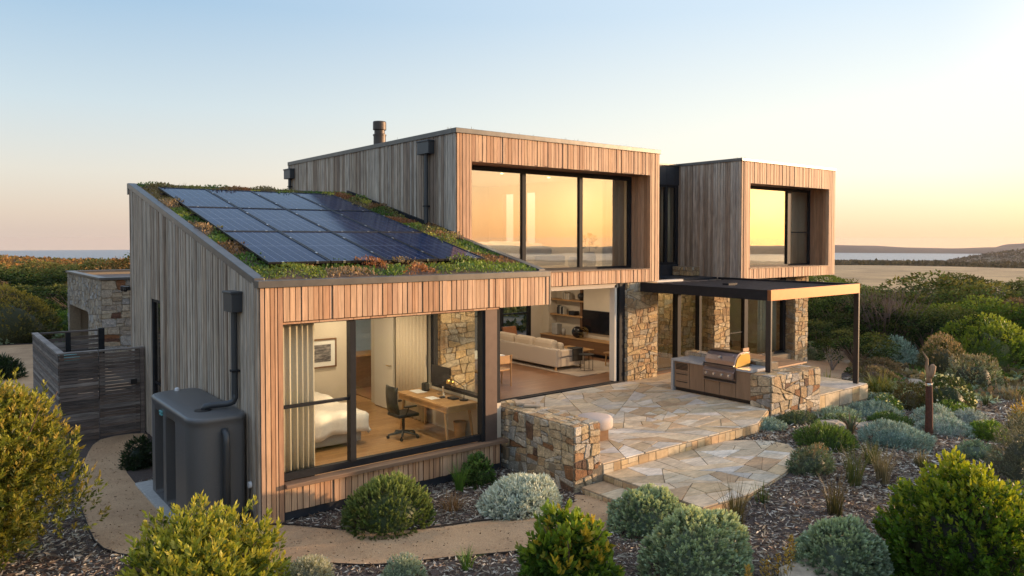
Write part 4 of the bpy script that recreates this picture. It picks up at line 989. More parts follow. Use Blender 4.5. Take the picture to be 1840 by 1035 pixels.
# ------------------------------------------------------------------ patio and platform
def slabs(name, dom, z, thick, label, edges=(), cell=.5):
    t = thing(name, label, 'paving', (dom[0][0], dom[0][1], z-thick))
    part(t, 'paving_stones', 'flag', lambda m: (lay(m, dom, lambda u, v, h: (u, v, z-.012+h), cell, 1.35, (.014, .019), .02, FLAG, flat=True, bev=.2),
         [lay(m, [(0, z-thick), (math.dist(a, b), z-thick), (math.dist(a, b), z-.02), (0, z-.02)],
              (lambda a, b: lambda u, v, h: (a[0]+(b[0]-a[0])*u/math.dist(a, b)+h*(b[1]-a[1])/math.dist(a, b), a[1]+(b[1]-a[1])*u/math.dist(a, b)-h*(b[0]-a[0])/math.dist(a, b), v))(a, b), thick*.75, 2.2, (.008, .014), .012, STONE_PALE, flat=True, wob=.06) for a, b in edges]))
    part(t, 'mortar_bed', 'mortar', lambda m: m.prism(dom, 2, z-thick-.15, z-.012))
    return t
ZP = .28
slabs('patio', [(4.78, -1.72), (5.45, -1.86), (10.2, -1.86), (11.62, -1.22), (11.62, 3.2), (4.78, 3.2)], ZP, .2, 'raised crazy paved sandstone patio in front of the open living room', [((5.45, -1.86), (10.2, -1.86)), ((10.2, -1.86), (11.62, -1.22))], .36)
slabs('patio', [(11.625, -1.15), (16.5, -1.15), (16.5, 3.64), (11.625, 3.64)], ZP, .4, 'paved terrace under the metal pergola and behind the barbecue', [((11.625, -1.15), (16.5, -1.15)), ((16.5, -1.15), (16.5, 3.64))], .62)
slabs('stone_landing', [(5.46, -4.02), (6.6, -4.1), (8.1, -3.82), (9.25, -3.42), (9.78, -2.85), (9.75, -2.5), (9.4, -2.1), (9.0, -1.87), (5.46, -1.87)], .1, .18, 'lower crazy paved sandstone landing one step below the patio', [((5.46, -4.02), (6.6, -4.1)), ((6.6, -4.1), (8.1, -3.82)), ((8.1, -3.82), (9.25, -3.42)), ((5.46, -1.87), (5.46, -4.02))], .38)
slabs('stone_step', [(4.9, -3.35), (5.45, -3.35), (5.45, -1.87), (4.9, -1.87)], -.02, .1, 'small sandstone step between the sandy path and the landing', [((4.9, -3.35), (5.45, -3.35)), ((4.9, -1.87), (4.9, -3.35))], .35)
# ------------------------------------------------------------------ free standing stone walls
sw = thing('stone_wall', 'low sandstone garden wall running out from the bedroom corner beside the patio', 'wall', (4.8, -1.8, -.12))
stone_block(sw, 'stone_face', 4.8, 5.42, -1.8, .6, -.15, 1.02, 'FLRT', .19)
sb = thing('stone_wall', 'chunky stone block wall carrying the pergola post at the end of the barbecue', 'wall', (11.55, -1.3, -.12))
stone_block(sb, 'stone_face', 11.55, 13.72, -1.3, -.76, -.25, 1.04, 'FLRT', .21)
sb2 = thing('stone_wall', 'narrow stone upstand wall behind the barbecue counter', 'wall', (12.4, -.7, .28))
stone_block(sb2, 'stone_face', 12.42, 12.78, -.72, 1.9, .28, 1.2, 'LRT', .2)

# ------------------------------------------------------------------ pergola
pg = thing('pergola', 'flat roofed dark bronze metal pergola over the barbecue', 'pergola', (12, -1, .28))
part(pg, 'front_beam', 'pergola', lambda m: m.box(12.0, 16.3, -1.0, -.9, 2.79, 3.05), bevel=.004)
part(pg, 'side_beam', 'dark_metal', lambda m: m.box(12.0, 12.1, -.895, 3.15, 2.79, 3.05))  # darker metal than the front beam: its unlit side put into the colour
part(pg, 'side_beam', 'dark_metal', lambda m: m.box(16.2, 16.3, -.895, 3.6, 2.79, 3.05))
part(pg, 'roof_sheet', 'pergola_roof', lambda m: (m.box(12.1, 16.2, -.9, 3.15, 2.96, 2.992), m.box(12.1, 15.8, 3.15, 3.6, 2.955, 2.99), [m.box(12.12+i*.41, 12.15+i*.41, -.88, 3.1, 2.992, 3.01) for i in range(10)]))
part(pg, 'post', 'post_metal', lambda m: m.box(12.0, 12.06, -1.0, -.86, 1.06, 2.788), bevel=.003)
part(pg, 'post', 'post_metal', lambda m: m.box(16.24, 16.3, -1.0, -.86, .28, 2.788), bevel=.003)
part(pg, 'roof_fitting', 'dark_metal', lambda m: (m.box(13.4, 13.8, 1.2, 1.4, 3.0, 3.06),))

# ------------------------------------------------------------------ outdoor kitchen
ok = thing('outdoor_kitchen', 'brown fronted outdoor kitchen counter with pale stone top and end panel', 'outdoor kitchen', (11.6, 1.6, ZP))
part(ok, 'cabinet', 'cabinet', lambda m: (m.box(11.64, 12.38, -.74, -.31, .38, 1.06), m.box(11.64, 12.38, .64, 1.6, .38, 1.06), m.box(11.64, 12.38, -.31, .64, .38, .74)))
for a, b, z1 in ((-.74, -.31, 1.055), (-.3, .17, .735), (.175, .63, .735), (.64, 1.1, 1.055)):
    part(ok, 'door', 'cabinet', lambda m, a=a, b=b, z1=z1: m.box(11.612, 11.636, a+.004, b-.004, .385, z1), bevel=.003)
for z0, z1 in ((.385, .58), (.585, .78), (.785, 1.05)):
    d = part(ok, 'drawer', 'cabinet', lambda m, z0=z0, z1=z1: m.box(11.612, 11.636, 1.11, 1.59, z0, z1), bevel=.003)
    part(d, 'handle_slot', 'black', lambda m, z1=z1: m.box(11.604, 11.6115, 1.17, 1.53, z1-.05, z1-.03))
part(ok, 'vent_grille', 'black', lambda m: [m.box(11.60, 11.6115, 1.16, 1.54, .86+i*.035, .88+i*.035) for i in range(4)])
part(ok, 'plinth', 'steel_dark', lambda m: m.box(11.68, 12.38, -.74, 1.6, ZP, .38))
part(ok, 'counter_top', 'counter', lambda m: (m.box(11.57, 12.4, -.75, -.33, 1.065, 1.12), m.box(11.57, 12.4, .66, 1.68, 1.065, 1.12), m.box(12.3, 12.4, -.33, .66, 1.065, 1.12)), bevel=.005)
part(ok, 'end_panel', 'counter', lambda m: m.box(11.57, 12.4, 1.61, 1.68, ZP, 1.062), bevel=.004)
bq = thing('barbecue', 'stainless steel gas barbecue with domed hood and four knobs set in the counter', 'barbecue', (11.9, .17, .75))
part(bq, 'fire_box', 'steel', lambda m: (m.box(11.6, 12.28, -.3, .63, .76, 1.09), m.prism([(11.6, 1.07), (11.53, .99), (11.53, .84), (11.6, .82)], 1, -.29, .62)), bevel=.006)
part(bq, 'control_panel', 'steel', lambda m: m.box(11.515, 11.53, -.28, .61, .85, .985), bevel=.004)
part(bq, 'drip_tray', 'black', lambda m: (m.box(11.57, 11.6, -.29, .62, .755, .80),))
part(bq, 'drip_tray_handle', 'steel', lambda m: m.box(11.545, 11.565, -.29, .62, .735, .75))
hd = [(11.58, 1.1), (11.575, 1.16), (11.60, 1.26), (11.66, 1.37), (11.74, 1.44), (11.83, 1.47), (12.1, 1.47), (12.2, 1.44), (12.25, 1.36), (12.26, 1.1)]
part(bq, 'hood', 'steel', lambda m: m.prism(hd, 1, -.28, .61), bevel=.012)
part(bq, 'hood_end', 'brass', lambda m: m.prism([(11.62, 1.12), (11.63, 1.2), (11.70, 1.34), (11.84, 1.43), (12.1, 1.43), (12.19, 1.4), (12.22, 1.34), (12.22, 1.12)], 1, -.294, -.281))
part(bq, 'handle', 'steel_dark', lambda m: m.tube([(11.53, -.27, 1.16), (11.53, .6, 1.16)], .018, 10))
for y in (-.26, .59): part(bq, 'handle_bracket', 'steel_light', lambda m, y=y: m.tube([(11.53, y, 1.16), (11.59, y, 1.17)], .024, 10))
for y in (-.17, .04, .27, .5):
    k = part(bq, 'knob', 'steel_light', lambda m, y=y: m.tube([(11.515, y, .92), (11.48, y, .92)], .033, 14), bevel=.004)
part(bq, 'thermometer', 'steel_light', lambda m: m.tube([(11.625, .17, 1.33), (11.60, .17, 1.345)], .035, 14))
for y in (-.2, .52): part(bq, 'rivet', 'steel_light', lambda m, y=y: m.tube([(11.665, y, 1.39), (11.655, y, 1.4)], .018, 8))
tb = thing('outdoor_table', 'long timber slatted outdoor table behind the barbecue wall', 'table', (13.9, .6, ZP))
part(tb, 'table_top', 'table_timber', lambda m: [m.box(13.0, 14.75, -.35+i*.168, -.19+i*.168, .93, .97) for i in range(10)])
for x, y in ((13.1, -.25), (14.62, -.25), (13.1, 1.2), (14.62, 1.2)): part(tb, 'leg', 'table_timber', lambda m, x=x, y=y: m.beam((x, y, ZP), (x, y, .93), .06, .06, up=(1, 0, 0)))
pfx = (6.5, -.58)
pf = thing('pouf_stool', 'round cream cushioned stool with timber base on the patio behind the low stone wall', 'stool', (*pfx, ZP))
part(pf, 'cushion', 'pouf', lambda m: m.lathe([(.29, .23), (.35, .25), (.37, .29), (.37, .40), (.35, .455), (.28, .475), (.05, .48)], (*pfx, ZP), 28), smooth=True)
part(pf, 'base', 'oak_dark', lambda m: m.box(pfx[0]-.2, pfx[0]+.2, pfx[1]-.2, pfx[1]+.2, ZP, ZP+.23), bevel=.006)
# a few oddments on the low wall
solo('stone_slab', 'rock', lambda m: (m.prism([(5.0, .05), (5.35, -.1), (5.42, .2), (5.15, .3)], 2, 1.04, 1.1), m.prism([(5.05, -.1), (5.3, -.35), (5.38, -.2), (5.2, .0)], 2, 1.04, 1.08)), 'loose pieces of pale stone lying on top of the low garden wall', 'stone', bevel=.01)
oc = thing('outdoor_chair', 'small timber chair beyond the outdoor table by the glass', 'chair', (17.0, 2.9, .1))
part(oc, 'seat', 'table_timber', lambda m: m.box(16.8, 17.3, 2.7, 3.1, .5, .54))
part(oc, 'backrest', 'table_timber', lambda m: (m.box(16.8, 17.2, 3.08, 3.12, .62, .74), m.box(16.8, 16.84, 3.08, 3.12, -.3, .74), m.box(17.16, 17.2, 3.08, 3.12, -.3, .74)))
for x in (16.82, 17.27): part(oc, 'leg', 'table_timber', lambda m, x=x: m.box(x-.02, x+.02, 2.7, 2.74, -.3, .5))

# ------------------------------------------------------------------ bedroom furniture
F0 = .3
bd = thing('bed', 'double bed with rumpled white duvet behind the big bedroom window', 'bed', (1.7, 3.0, F0))
part(bd, 'bed_base', 'fabric', lambda m: m.box(.8, 2.68, 1.95, 4.15, F0+.06, F0+.33), bevel=.03)
for x in (.9, 2.55): part(bd, 'leg', 'black', lambda m, x=x: m.box(x-.03, x+.03, 2.05, 2.11, F0, F0+.06))
def duvet(x0, x1, y0, y1, zt, zb, seed=3, drop=(1, 1, 1)):
    m = MB(); nx, ny = 34, 34; g_ = np.random.default_rng(seed); ph = g_.uniform(0, 6, 8)
    for j in range(ny+1):
        for i in range(nx+1):
            u = -.14+1.28*i/nx; v = -.14+1.14*j/ny
            x = x0+(x1-x0)*min(max(u, -.03), 1.03); y = y0+(y1-y0)*max(v, -.03); z = zt
            e = max(-u, u-1, -v, 0)
            if e > 0: z = zt-(e/.14)*(zt-zb)*.95; z += .02*math.sin(14*(u+v)+ph[0])
            r_ = min(min(u+.14, 1.14-u), v+.14)/.28; z += .06*min(1, r_*1.2)
            z += .018*math.sin(u*9+ph[1]+2*math.sin(v*5))+.014*math.sin(v*13+u*6+ph[2])+.01*math.sin(u*23-v*17+ph[3])
            if e > 0: x += (.03*math.sin(v*30+ph[4])) if (u < 0 or u > 1) else 0; y += .03*math.sin(u*28+ph[5]) if v < 0 else 0
            m.v.append((x, y, z)); m.c.append((.5, .5, .5))
    for j in range(ny):
        for i in range(nx): a = j*(nx+1)+i; m.f.append((a, a+1, a+nx+2, a+nx+1))
    return m
o = None
dm = duvet(.76, 2.74, 1.9, 4.1, F0+.62, F0+.24)
q = MB(); q.v, q.f, q.c = dm.v, dm.f, dm.c; o = q.build('duvet', 'linen', bd, smooth=True, off=tuple(bd.location)); sm = o.modifiers.new('t', 'SOLIDIFY'); sm.thickness = .03
part(bd, 'mattress', 'linen', lambda m: m.box(.82, 2.66, 1.98, 4.12, F0+.33, F0+.58), bevel=.05)
pc = thing('framed_picture', 'grey seascape print in a thin dark red frame on the bedroom wall', 'picture', (2.9, 4.28, 1.75))
part(pc, 'frame', 'oak_dark', lambda m: (m.box(2.55, 3.25, 4.25, 4.295, 2.05, 2.08), m.box(2.55, 3.25, 4.25, 4.295, 1.44, 1.47), m.box(2.55, 2.58, 4.25, 4.295, 1.47, 2.05), m.box(3.22, 3.25, 4.25, 4.295, 1.47, 2.05)))
part(pc, 'mount', 'paper', lambda m: m.box(2.58, 3.22, 4.275, 4.29, 1.47, 2.05))
def art():
    m, nt, out = new_mat('seascape_print'); b = pbsdf(nt, out, .7); n = tex_noise(nt, 4, 5, (1, 1, 5)); c = ramp(nt, n.outputs[0], [(.35, (.03, .03, .035)), (.5, (.14, .13, .13)), (.7, (.38, .35, .33))]); nt.links.new(c.outputs[0], b.inputs['Base Color']); return m
M['art'] = art()
part(pc, 'print', 'art', lambda m: m.box(2.68, 3.12, 4.268, 4.274, 1.57, 1.95))
dk = thing('desk', 'oak desk with splayed legs along the low window wall of the bedroom', 'desk', (4.15, 1.5, F0))
part(dk, 'desk_top', 'oak', lambda m: (m.box(3.78, 4.52, .62, 2.5, 1.05, 1.09), m.box(3.8, 4.5, .66, 2.46, .95, 1.047)), bevel=.004)
for x, y, dx, dy in ((3.86, .8, -.02, -.06), (4.42, .8, .02, -.06), (3.86, 2.35, -.02, .06), (4.42, 2.35, .02, .06)):
    part(dk, 'leg', 'oak', lambda m, x=x, y=y, dx=dx, dy=dy: m.tube([(x, y, .95), (x+dx, y+dy*2, F0)], [.032, .02], 8))
mo = thing('computer_monitor', 'black computer monitor on the oak desk', 'monitor', (4.3, 1.62, 1.09))
part(mo, 'screen', 'screen', lambda m: m.box(4.3, 4.325, 1.3, 1.98, 1.28, 1.68), bevel=.004)
part(mo, 'stand', 'steel_light', lambda m: (m.beam((4.36, 1.62, 1.1), (4.33, 1.62, 1.45), .05, .012), m.box(4.26, 4.42, 1.5, 1.74, 1.09, 1.1)))
lp = thing('desk_lamp', 'brass headed desk lamp at the window end of the desk', 'lamp', (4.35, .95, 1.09))
part(lp, 'base', 'black', lambda m: m.lathe([(.09, 0), (.09, .02), (.02, .03)], (4.38, .92, 1.09), 18))
part(lp, 'arm', 'black', lambda m: (m.tube([(4.38, .92, 1.11), (4.36, .88, 1.36)], .008, 6), m.tube([(4.36, .88, 1.36), (4.25, 1.12, 1.5)], .008, 6)))
part(lp, 'lamp_shade', 'brass', lambda m: m.lathe([(.085, -.05), (.075, .0), (.04, .035), (.02, .045)], (4.22, 1.17, 1.46), 16), smooth=True)
solo('speaker', 'black', lambda m: m.box(4.2, 4.34, 2.1, 2.24, 1.092, 1.27), 'small black box speaker on the desk left of the monitor', 'speaker', bevel=.03)
solo('paper_sheet', 'paper', lambda m: (m.box(3.9, 4.1, 1.35, 1.62, 1.092, 1.096), m.box(4.0, 4.25, 2.05, 2.4, 1.092, 1.097)), 'white sheets of paper lying on the oak desk', 'paper')
solo('desk_phone', 'black', lambda m: (m.box(4.2, 4.36, 1.05, 1.25, 1.092, 1.13), m.box(4.12, 4.22, 1.33, 1.42, 1.092, 1.12)), 'black telephone and stapler in front of the desk lamp', 'phone', bevel=.01)
oc2 = thing('office_chair', 'black mesh office chair on a five star wheeled base pulled up to the desk', 'office chair', (3.55, 1.85, F0))
cx, cy = 3.55, 1.85
part(oc2, 'seat', 'black', lambda m: m.box(cx-.24, cx+.24, cy-.24, cy+.24, F0+.44, F0+.51), bevel=.03)
def backr(m):
    for i in range(7):
        for j in range(5):
            m.v.append((cx-.27-.05*math.sin(i/6*2.2)-.0+.02*abs(j-2), cy-.22+.11*j, F0+.52+.09*i)); m.c.append((.1, .1, .1))
    for i in range(6):
        for j in range(4): a = i*5+j; m.f.append((a, a+1, a+6, a+5))
b_ = part(oc2, 'backrest', 'black', backr, smooth=True); b_.modifiers.new('t', 'SOLIDIFY').thickness = .03
for s in (-1, 1): part(oc2, 'armrest', 'black', lambda m, s=s: (m.tube([(cx-.1, cy+s*.25, F0+.46), (cx-.05, cy+s*.3, F0+.66)], .014, 6), m.box(cx-.15, cx+.12, cy+s*.3-.035, cy+s*.3+.035, F0+.66, F0+.69)))
part(oc2, 'gas_column', 'steel_dark', lambda m: m.tube([(cx, cy, F0+.1), (cx, cy, F0+.44)], .028, 10))
for k in range(5):
    a = k*2*math.pi/5+.3; ex, ey = cx+.31*math.cos(a), cy+.31*math.sin(a)
    lg = part(oc2, 'base_leg', 'black', lambda m, ex=ex, ey=ey: m.tube([(cx, cy, F0+.12), (ex, ey, F0+.07)], [.03, .018], 8))
    part(lg, 'caster', 'black', lambda m, ex=ex, ey=ey: m.tube([(ex-.02, ey, F0+.032), (ex+.02, ey, F0+.032)], .03, 12))
solo('waste_basket', 'oak', lambda m: m.lathe([(.10, 0), (.135, .33), (.125, .33), (.09, .02)], (4.42, 1.12, F0), 20), 'round wicker waste basket under the desk', 'basket')
kc = thing('kitchen_counter', 'dark timber kitchen counter glimpsed through the bedroom doorway', 'counter', (5.4, 7.3, F0))
part(kc, 'cabinet', 'oak_dark', lambda m: (m.box(4.9, 6.2, 6.9, 7.5, F0, 1.15),)); part(kc, 'counter_top', 'oak', lambda m: m.box(4.85, 6.25, 6.85, 7.55, 1.15, 1.19))

# ------------------------------------------------------------------ living room
sf = thing('sofa', 'long low oatmeal fabric sofa with its back to the patio', 'sofa', (11.5, 7.1, F0))
part(sf, 'backrest', 'sofa', lambda m: m.box(10.92, 11.1, 5.5, 8.7, F0+.12, F0+.66), bevel=.03)
part(sf, 'base', 'sofa', lambda m: m.box(11.1, 12.1, 5.5, 8.7, F0+.12, F0+.4), bevel=.03)
part(sf, 'armrest', 'sofa', lambda m: m.box(11.1, 12.05, 5.5, 5.68, F0+.4, F0+.62), bevel=.03)
for x, y in ((10.98, 5.6), (12.0, 5.6), (10.98, 8.6), (12.0, 8.6)): part(sf, 'leg', 'oak', lambda m, x=x, y=y: m.box(x-.025, x+.025, y-.025, y+.025, F0, F0+.12))
for k in range(3): part(sf, 'cushion', 'cushion', lambda m, k=k: m.box(11.0, 11.3, 5.80+k*.98, 6.70+k*.98, F0+.45, F0+.9), bevel=.11)
part(sf, 'cushion', 'cushion', lambda m: m.box(11.3, 11.5, 5.75, 6.2, F0+.42, F0+.8), bevel=.08)
for k in range(3): part(sf, 'seat_cushion', 'sofa', lambda m, k=k: m.box(11.1, 12.06, 5.7+k*.99, 6.68+k*.99, F0+.4, F0+.5), bevel=.03)
solo('throw_blanket', 'throw', lambda m: (m.box(11.55, 11.95, 5.4, 5.72, F0+.625, F0+.65), m.box(11.55, 11.95, 5.44, 5.48, F0+.25, F0+.64)), 'charcoal throw draped over the near arm of the oatmeal sofa', 'blanket', bevel=.02)
stb = thing('side_table', 'thin black wire side table at the near end of the sofa', 'side table', (11.75, 5.15, F0))
part(stb, 'table_top', 'black', lambda m: m.lathe([(.24, 0), (.24, .015)], (11.8, 5.12, F0+.48), 20))
for a in (.4, 2.0, 3.6, 5.2): part(stb, 'leg', 'black', lambda m, a=a: m.tube([(11.8+.2*math.cos(a), 5.12+.2*math.sin(a), F0), (11.8+.2*math.cos(a), 5.12+.2*math.sin(a), F0+.48)], .01, 6))
part(stb, 'foot_ring', 'black', lambda m: m.tube([(11.8+.2*math.cos(a), 5.12+.2*math.sin(a), F0+.015) for a in np.linspace(0, 6.283, 17)], .01, 6))
ct = thing('coffee_table', 'low oak coffee table on the cream rug', 'coffee table', (12.9, 6.9, F0))
part(ct, 'table_top', 'oak', lambda m: m.box(12.5, 13.3, 6.3, 7.5, F0+.33, F0+.37), bevel=.01)
for x, y in ((12.62, 6.42), (13.18, 6.42), (12.62, 7.38), (13.18, 7.38)): part(ct, 'leg', 'oak', lambda m, x=x, y=y: m.tube([(x, y, F0), (x, y, F0+.33)], .03, 8))
solo('timber_stool', 'oak', lambda m: (m.box(12.75, 13.15, 4.95, 5.35, F0+.4, F0+.44), m.tube([(12.8, 5.0, F0), (12.82, 5.02, F0+.4)], .025, 8), m.tube([(13.1, 5.0, F0), (13.08, 5.02, F0+.4)], .025, 8), m.tube([(12.8, 5.3, F0), (12.82, 5.28, F0+.4)], .025, 8), m.tube([(13.1, 5.3, F0), (13.08, 5.28, F0+.4)], .025, 8)), 'small oak stool near the sliding door jamb', 'stool')
solo('rug', 'rug', lambda m: m.box(10.85, 13.3, 4.45, 8.6, F0+.003, F0+.02), 'cream rug under the sofa and coffee table', 'rug')
cn = thing('media_console', 'long dark oak console along the television wall', 'console', (13.95, 7, F0))
part(cn, 'cabinet', 'oak_dark', lambda m: m.box(13.72, 14.18, 4.6, 9.5, F0+.12, F0+.52), bevel=.006)
part(cn, 'cabinet_top', 'oak', lambda m: m.box(13.7, 14.19, 4.58, 9.52, F0+.523, F0+.55))
part(cn, 'plinth', 'black', lambda m: m.box(13.85, 14.15, 4.8, 9.3, F0, F0+.12))
tv = thing('television', 'large black flat television on the living room wall', 'television', (14.17, 7, 1.5))
part(tv, 'screen', 'screen', lambda m: m.box(14.12, 14.145, 6.25, 7.72, 1.06, 1.8)); part(tv, 'casing', 'black', lambda m: m.box(14.146, 14.195, 6.23, 7.74, 1.04, 1.82), bevel=.004)
for z, lab in ((2.1, 'upper oak shelf with books and a dark plant pot beside the television'), (1.55, 'lower oak shelf with books beside the television')):
    s = thing('wall_shelf', lab, 'shelf', (14.4, 8.6, z)); part(s, 'shelf_board', 'oak', lambda m, z=z: m.box(14.25, 14.6, 7.78, 9.58, z-.05, z))
solo('wall_shelf', 'oak', lambda m: m.box(14.25, 14.6, 7.78, 9.58, 2.66, 2.72), 'top oak shelf close under the ceiling beside the television', 'shelf')
def books(x, ys, z, label, pal, h=.24):
    def fn(m):
        y = ys[0]
        while y < ys[1]: w = rnd.uniform(.025, .05); m.box(x, x+.16, y, y+w-.003, z, z+h*rnd.uniform(.8, 1.05), pick(pal)); y += w
    solo('books', 'cushion' if False else attr_books, fn, label, 'books')
attr_books = attr_mat('book_covers', .7, 20, (.9, 1.1), None, 0)
books(14.3, (8.9, 9.25), 1.55, 'row of dark and pale books on the lower shelf', [(.02, .02, .02), (.05, .05, .06), (.5, .48, .42), (.1, .07, .05)], .3)
books(14.3, (8.6, 8.95), 2.1, 'few pale books standing on the upper shelf', [(.5, .48, .42), (.15, .12, .09), (.45, .38, .28)], .26)
solo('storage_box', 'black', lambda m: m.box(14.28, 14.5, 8.3, 8.6, 1.552, 1.7), 'low dark box on the lower shelf beside the books', 'box')
solo('plant_pot', 'black', lambda m: m.lathe([(.06, 0), (.14, .1), (.15, .2), (.08, .26), (.03, .3)], (14.4, 8.05, 2.1), 14), 'dark rounded pot at the near end of the upper shelf', 'pot', smooth=True)
solo('vase', 'ceramic', lambda m: m.box(13.85, 14.1, 8.75, 9.05, F0+.552, F0+.95), 'square pale vase on the console below the shelves', 'vase', bevel=.02)
solo('vase', 'ceramic', lambda m: m.lathe([(.06, 0), (.08, .15), (.05, .26)], (13.95, 8.5, F0+.55), 14), 'small round pale vase on the console below the shelves', 'vase', smooth=True)
gb = thing('desk_globe', 'black ball and wire ring ornament on the console left of the television', 'ornament', (13.9, 7.9, F0+.55))
part(gb, 'ball', 'screen', lambda m: m.lathe([(.02, 0)]+[(.2*math.sin(t), .2-.2*math.cos(t)) for t in np.linspace(.2, 2.95, 9)], (13.9, 7.75, F0+.55), 18), smooth=True)
part(gb, 'wire_ring', 'brass', lambda m: [m.tube([(13.9+.18*math.sin(b)*math.cos(a), 7.45+.2*math.cos(b)*1.0, F0+.76+.2*math.sin(a)*math.sin(b)) for b in np.linspace(0, 6.283, 21)], .004, 4) for a in (0, .6, 1.2, 1.8, 2.4)])
ac = thing('armchair', 'tan leather armchair in front of the rear window', 'armchair', (12.2, 9.1, F0))
part(ac, 'seat', 'leather', lambda m: m.box(12.0, 12.6, 8.85, 9.45, F0+.3, F0+.42), bevel=.04)
part(ac, 'backrest', 'leather', lambda m: m.prism([(9.38, F0+.4), (9.46, F0+.4), (9.62, F0+.88), (9.54, F0+.9)], 0, 12.0, 12.6), bevel=.02)
for x in (12.03, 12.57): part(ac, 'leg', 'oak', lambda m, x=x: (m.tube([(x, 8.9, F0), (x, 8.9, F0+.55), (x, 9.45, F0+.55), (x, 9.5, F0)], .016, 6)))
def dchair(x, y, lab, src=None, face=1):
    t = thing('dining_chair', lab, 'dining chair', (x, y, F0), 'woven dining chairs in the living room')
    if src is None:
        part(t, 'seat', 'oak', lambda m: m.box(x-.22, x+.22, y-.21, y+.21, F0+.43, F0+.47), bevel=.01)
        part(t, 'backrest', 'oak', lambda m: (m.box(x-.21, x+.21, y-.23, y-.2, F0+.62, F0+.84),), bevel=.01)
        for sx in (-.2, .2):
            part(t, 'leg', 'oak', lambda m, sx=sx: m.tube([(x+sx, y-.22, F0), (x+sx, y-.21, F0+.45), (x+sx, y-.24, F0+.86)], .018, 8))
            part(t, 'leg', 'oak', lambda m, sx=sx: m.tube([(x+sx, y+.2, F0), (x+sx, y+.18, F0+.45)], .018, 8))
    else:
        for ch in src.children: link(ch.copy(), t)
        t.rotation_euler.z = R(180) if face < 0 else 0
    return t
dc = dchair(8.3, 4.85, 'light timber dining chair at the near side of the table by the opening')
dchair(7.7, 4.85, 'light timber dining chair left of the nearest one, partly hidden by the bronze post', dc)
dchair(8.6, 6.75, 'light timber dining chair on the far side of the dining table', dc, -1)
dt = thing('dining_table', 'pale round edged dining table behind the bronze post', 'dining table', (7.9, 5.8, F0))
part(dt, 'table_top', 'paper', lambda m: m.box(6.9, 8.75, 5.2, 6.4, F0+.71, F0+.75), bevel=.02)
for x, y in ((7.1, 5.4), (8.55, 5.4), (7.1, 6.2), (8.55, 6.2)): part(dt, 'leg', 'oak', lambda m, x=x, y=y: m.tube([(x, y, F0), (x, y, F0+.71)], .03, 8))

# rear ground floor bedroom
b2 = thing('bed', 'bed with cream covers in the ground floor bedroom behind the right stone pillar', 'bed', (18.6, 6.5, .25))
part(b2, 'bed_base', 'oak_dark', lambda m: m.box(17.6, 19.4, 5.3, 7.5, .3, .55)); part(b2, 'mattress', 'linen', lambda m: m.box(17.62, 19.38, 5.32, 7.45, .55, .9), bevel=.08)
part(b2, 'headboard', 'oak_dark', lambda m: m.box(17.5, 19.5, 7.5, 7.6, .3, 1.5)); part(b2, 'pillow', 'linen', lambda m: (m.box(17.7, 18.4, 7.0, 7.4, .9, 1.15), m.box(18.5, 19.3, 7.0, 7.4, .9, 1.15)), bevel=.08)
b4 = thing('armchair', 'low cream armchair in the ground floor bedroom by the glass', 'armchair', (17.2, 4.6, .25))
part(b4, 'seat', 'sofa', lambda m: m.box(16.9, 17.6, 4.4, 5.0, .35, .65), bevel=.06); part(b4, 'backrest', 'sofa', lambda m: m.box(16.85, 17.0, 4.4, 5.0, .6, 1.15), bevel=.05)

# ------------------------------------------------------------------ upstairs
U0 = 3.4
b3 = thing('bed', 'white covered bed behind the left pane of the three pane upper window', 'bed', (10.3, 7.6, U0))
part(b3, 'bed_base', 'oak_dark', lambda m: m.box(9.6, 11.9, 7.4, 9.6, U0+.08, U0+.35), bevel=.02)
q = duvet(9.55, 11.95, 7.35, 9.5, U0+.72, U0+.3, 9); o = q.build('duvet', 'linen', b3, smooth=True, off=tuple(b3.location)); o.modifiers.new('t', 'SOLIDIFY').thickness = .03
s3 = thing('armchair', 'dark grey low armchair behind the middle upper pane', 'armchair', (10.6, 5.7, U0))
part(s3, 'seat', 'fabric', lambda m: m.box(10.0, 11.2, 5.4, 6.1, U0+.1, U0+.4), bevel=.06); part(s3, 'backrest', 'fabric', lambda m: m.box(10.0, 11.2, 6.0, 6.2, U0+.4, U0+.62), bevel=.06)
for i, (x, y, hh, lab) in enumerate(((11.55, 4.75, .5, 'tall grey planter with a leafy plant behind the right upper pane'), (11.05, 4.85, .36, 'squat grey planter behind the right upper pane'))):
    pt = thing('indoor_planter', lab, 'planter', (x, y, U0), 'grey planters in the upper room')
    part(pt, 'pot', 'ceramic', lambda m, x=x, y=y, hh=hh: m.lathe([(.13, 0), (.2, hh*.35), (.2, hh*.7), (.15, hh), (.12, hh), (.12, hh*.85)], (x, y, U0), 20), smooth=True)
    if i == 0:
        arr = shoots((0, 0, 0), .2, .2, .5, 22, 9, .12, .09, .05, DGREEN+GREEN, 4, base=.1)
        me = mesh_np('leaves', *arr, 'leaf'); q = bpy.data.objects.new('leaves', me); q.location = (0, 0, hh+.05); link(q, pt)
        part(pt, 'stem', 'bark', lambda m, x=x, y=y, hh=hh: m.tube([(x, y, U0+hh*.8), (x, y, U0+hh+.35)], .01, 6))
cv = thing('wall_canvas', 'pale blank canvas hanging in the smaller upper room', 'picture', (21.7, 7.0, 5.6))
part(cv, 'canvas', 'paper', lambda m: m.box(21.72, 21.79, 6.2, 7.2, 5.2, 5.75)); part(cv, 'frame', 'oak', lambda m: m.box(21.76, 21.8, 6.17, 7.23, 5.17, 5.78))
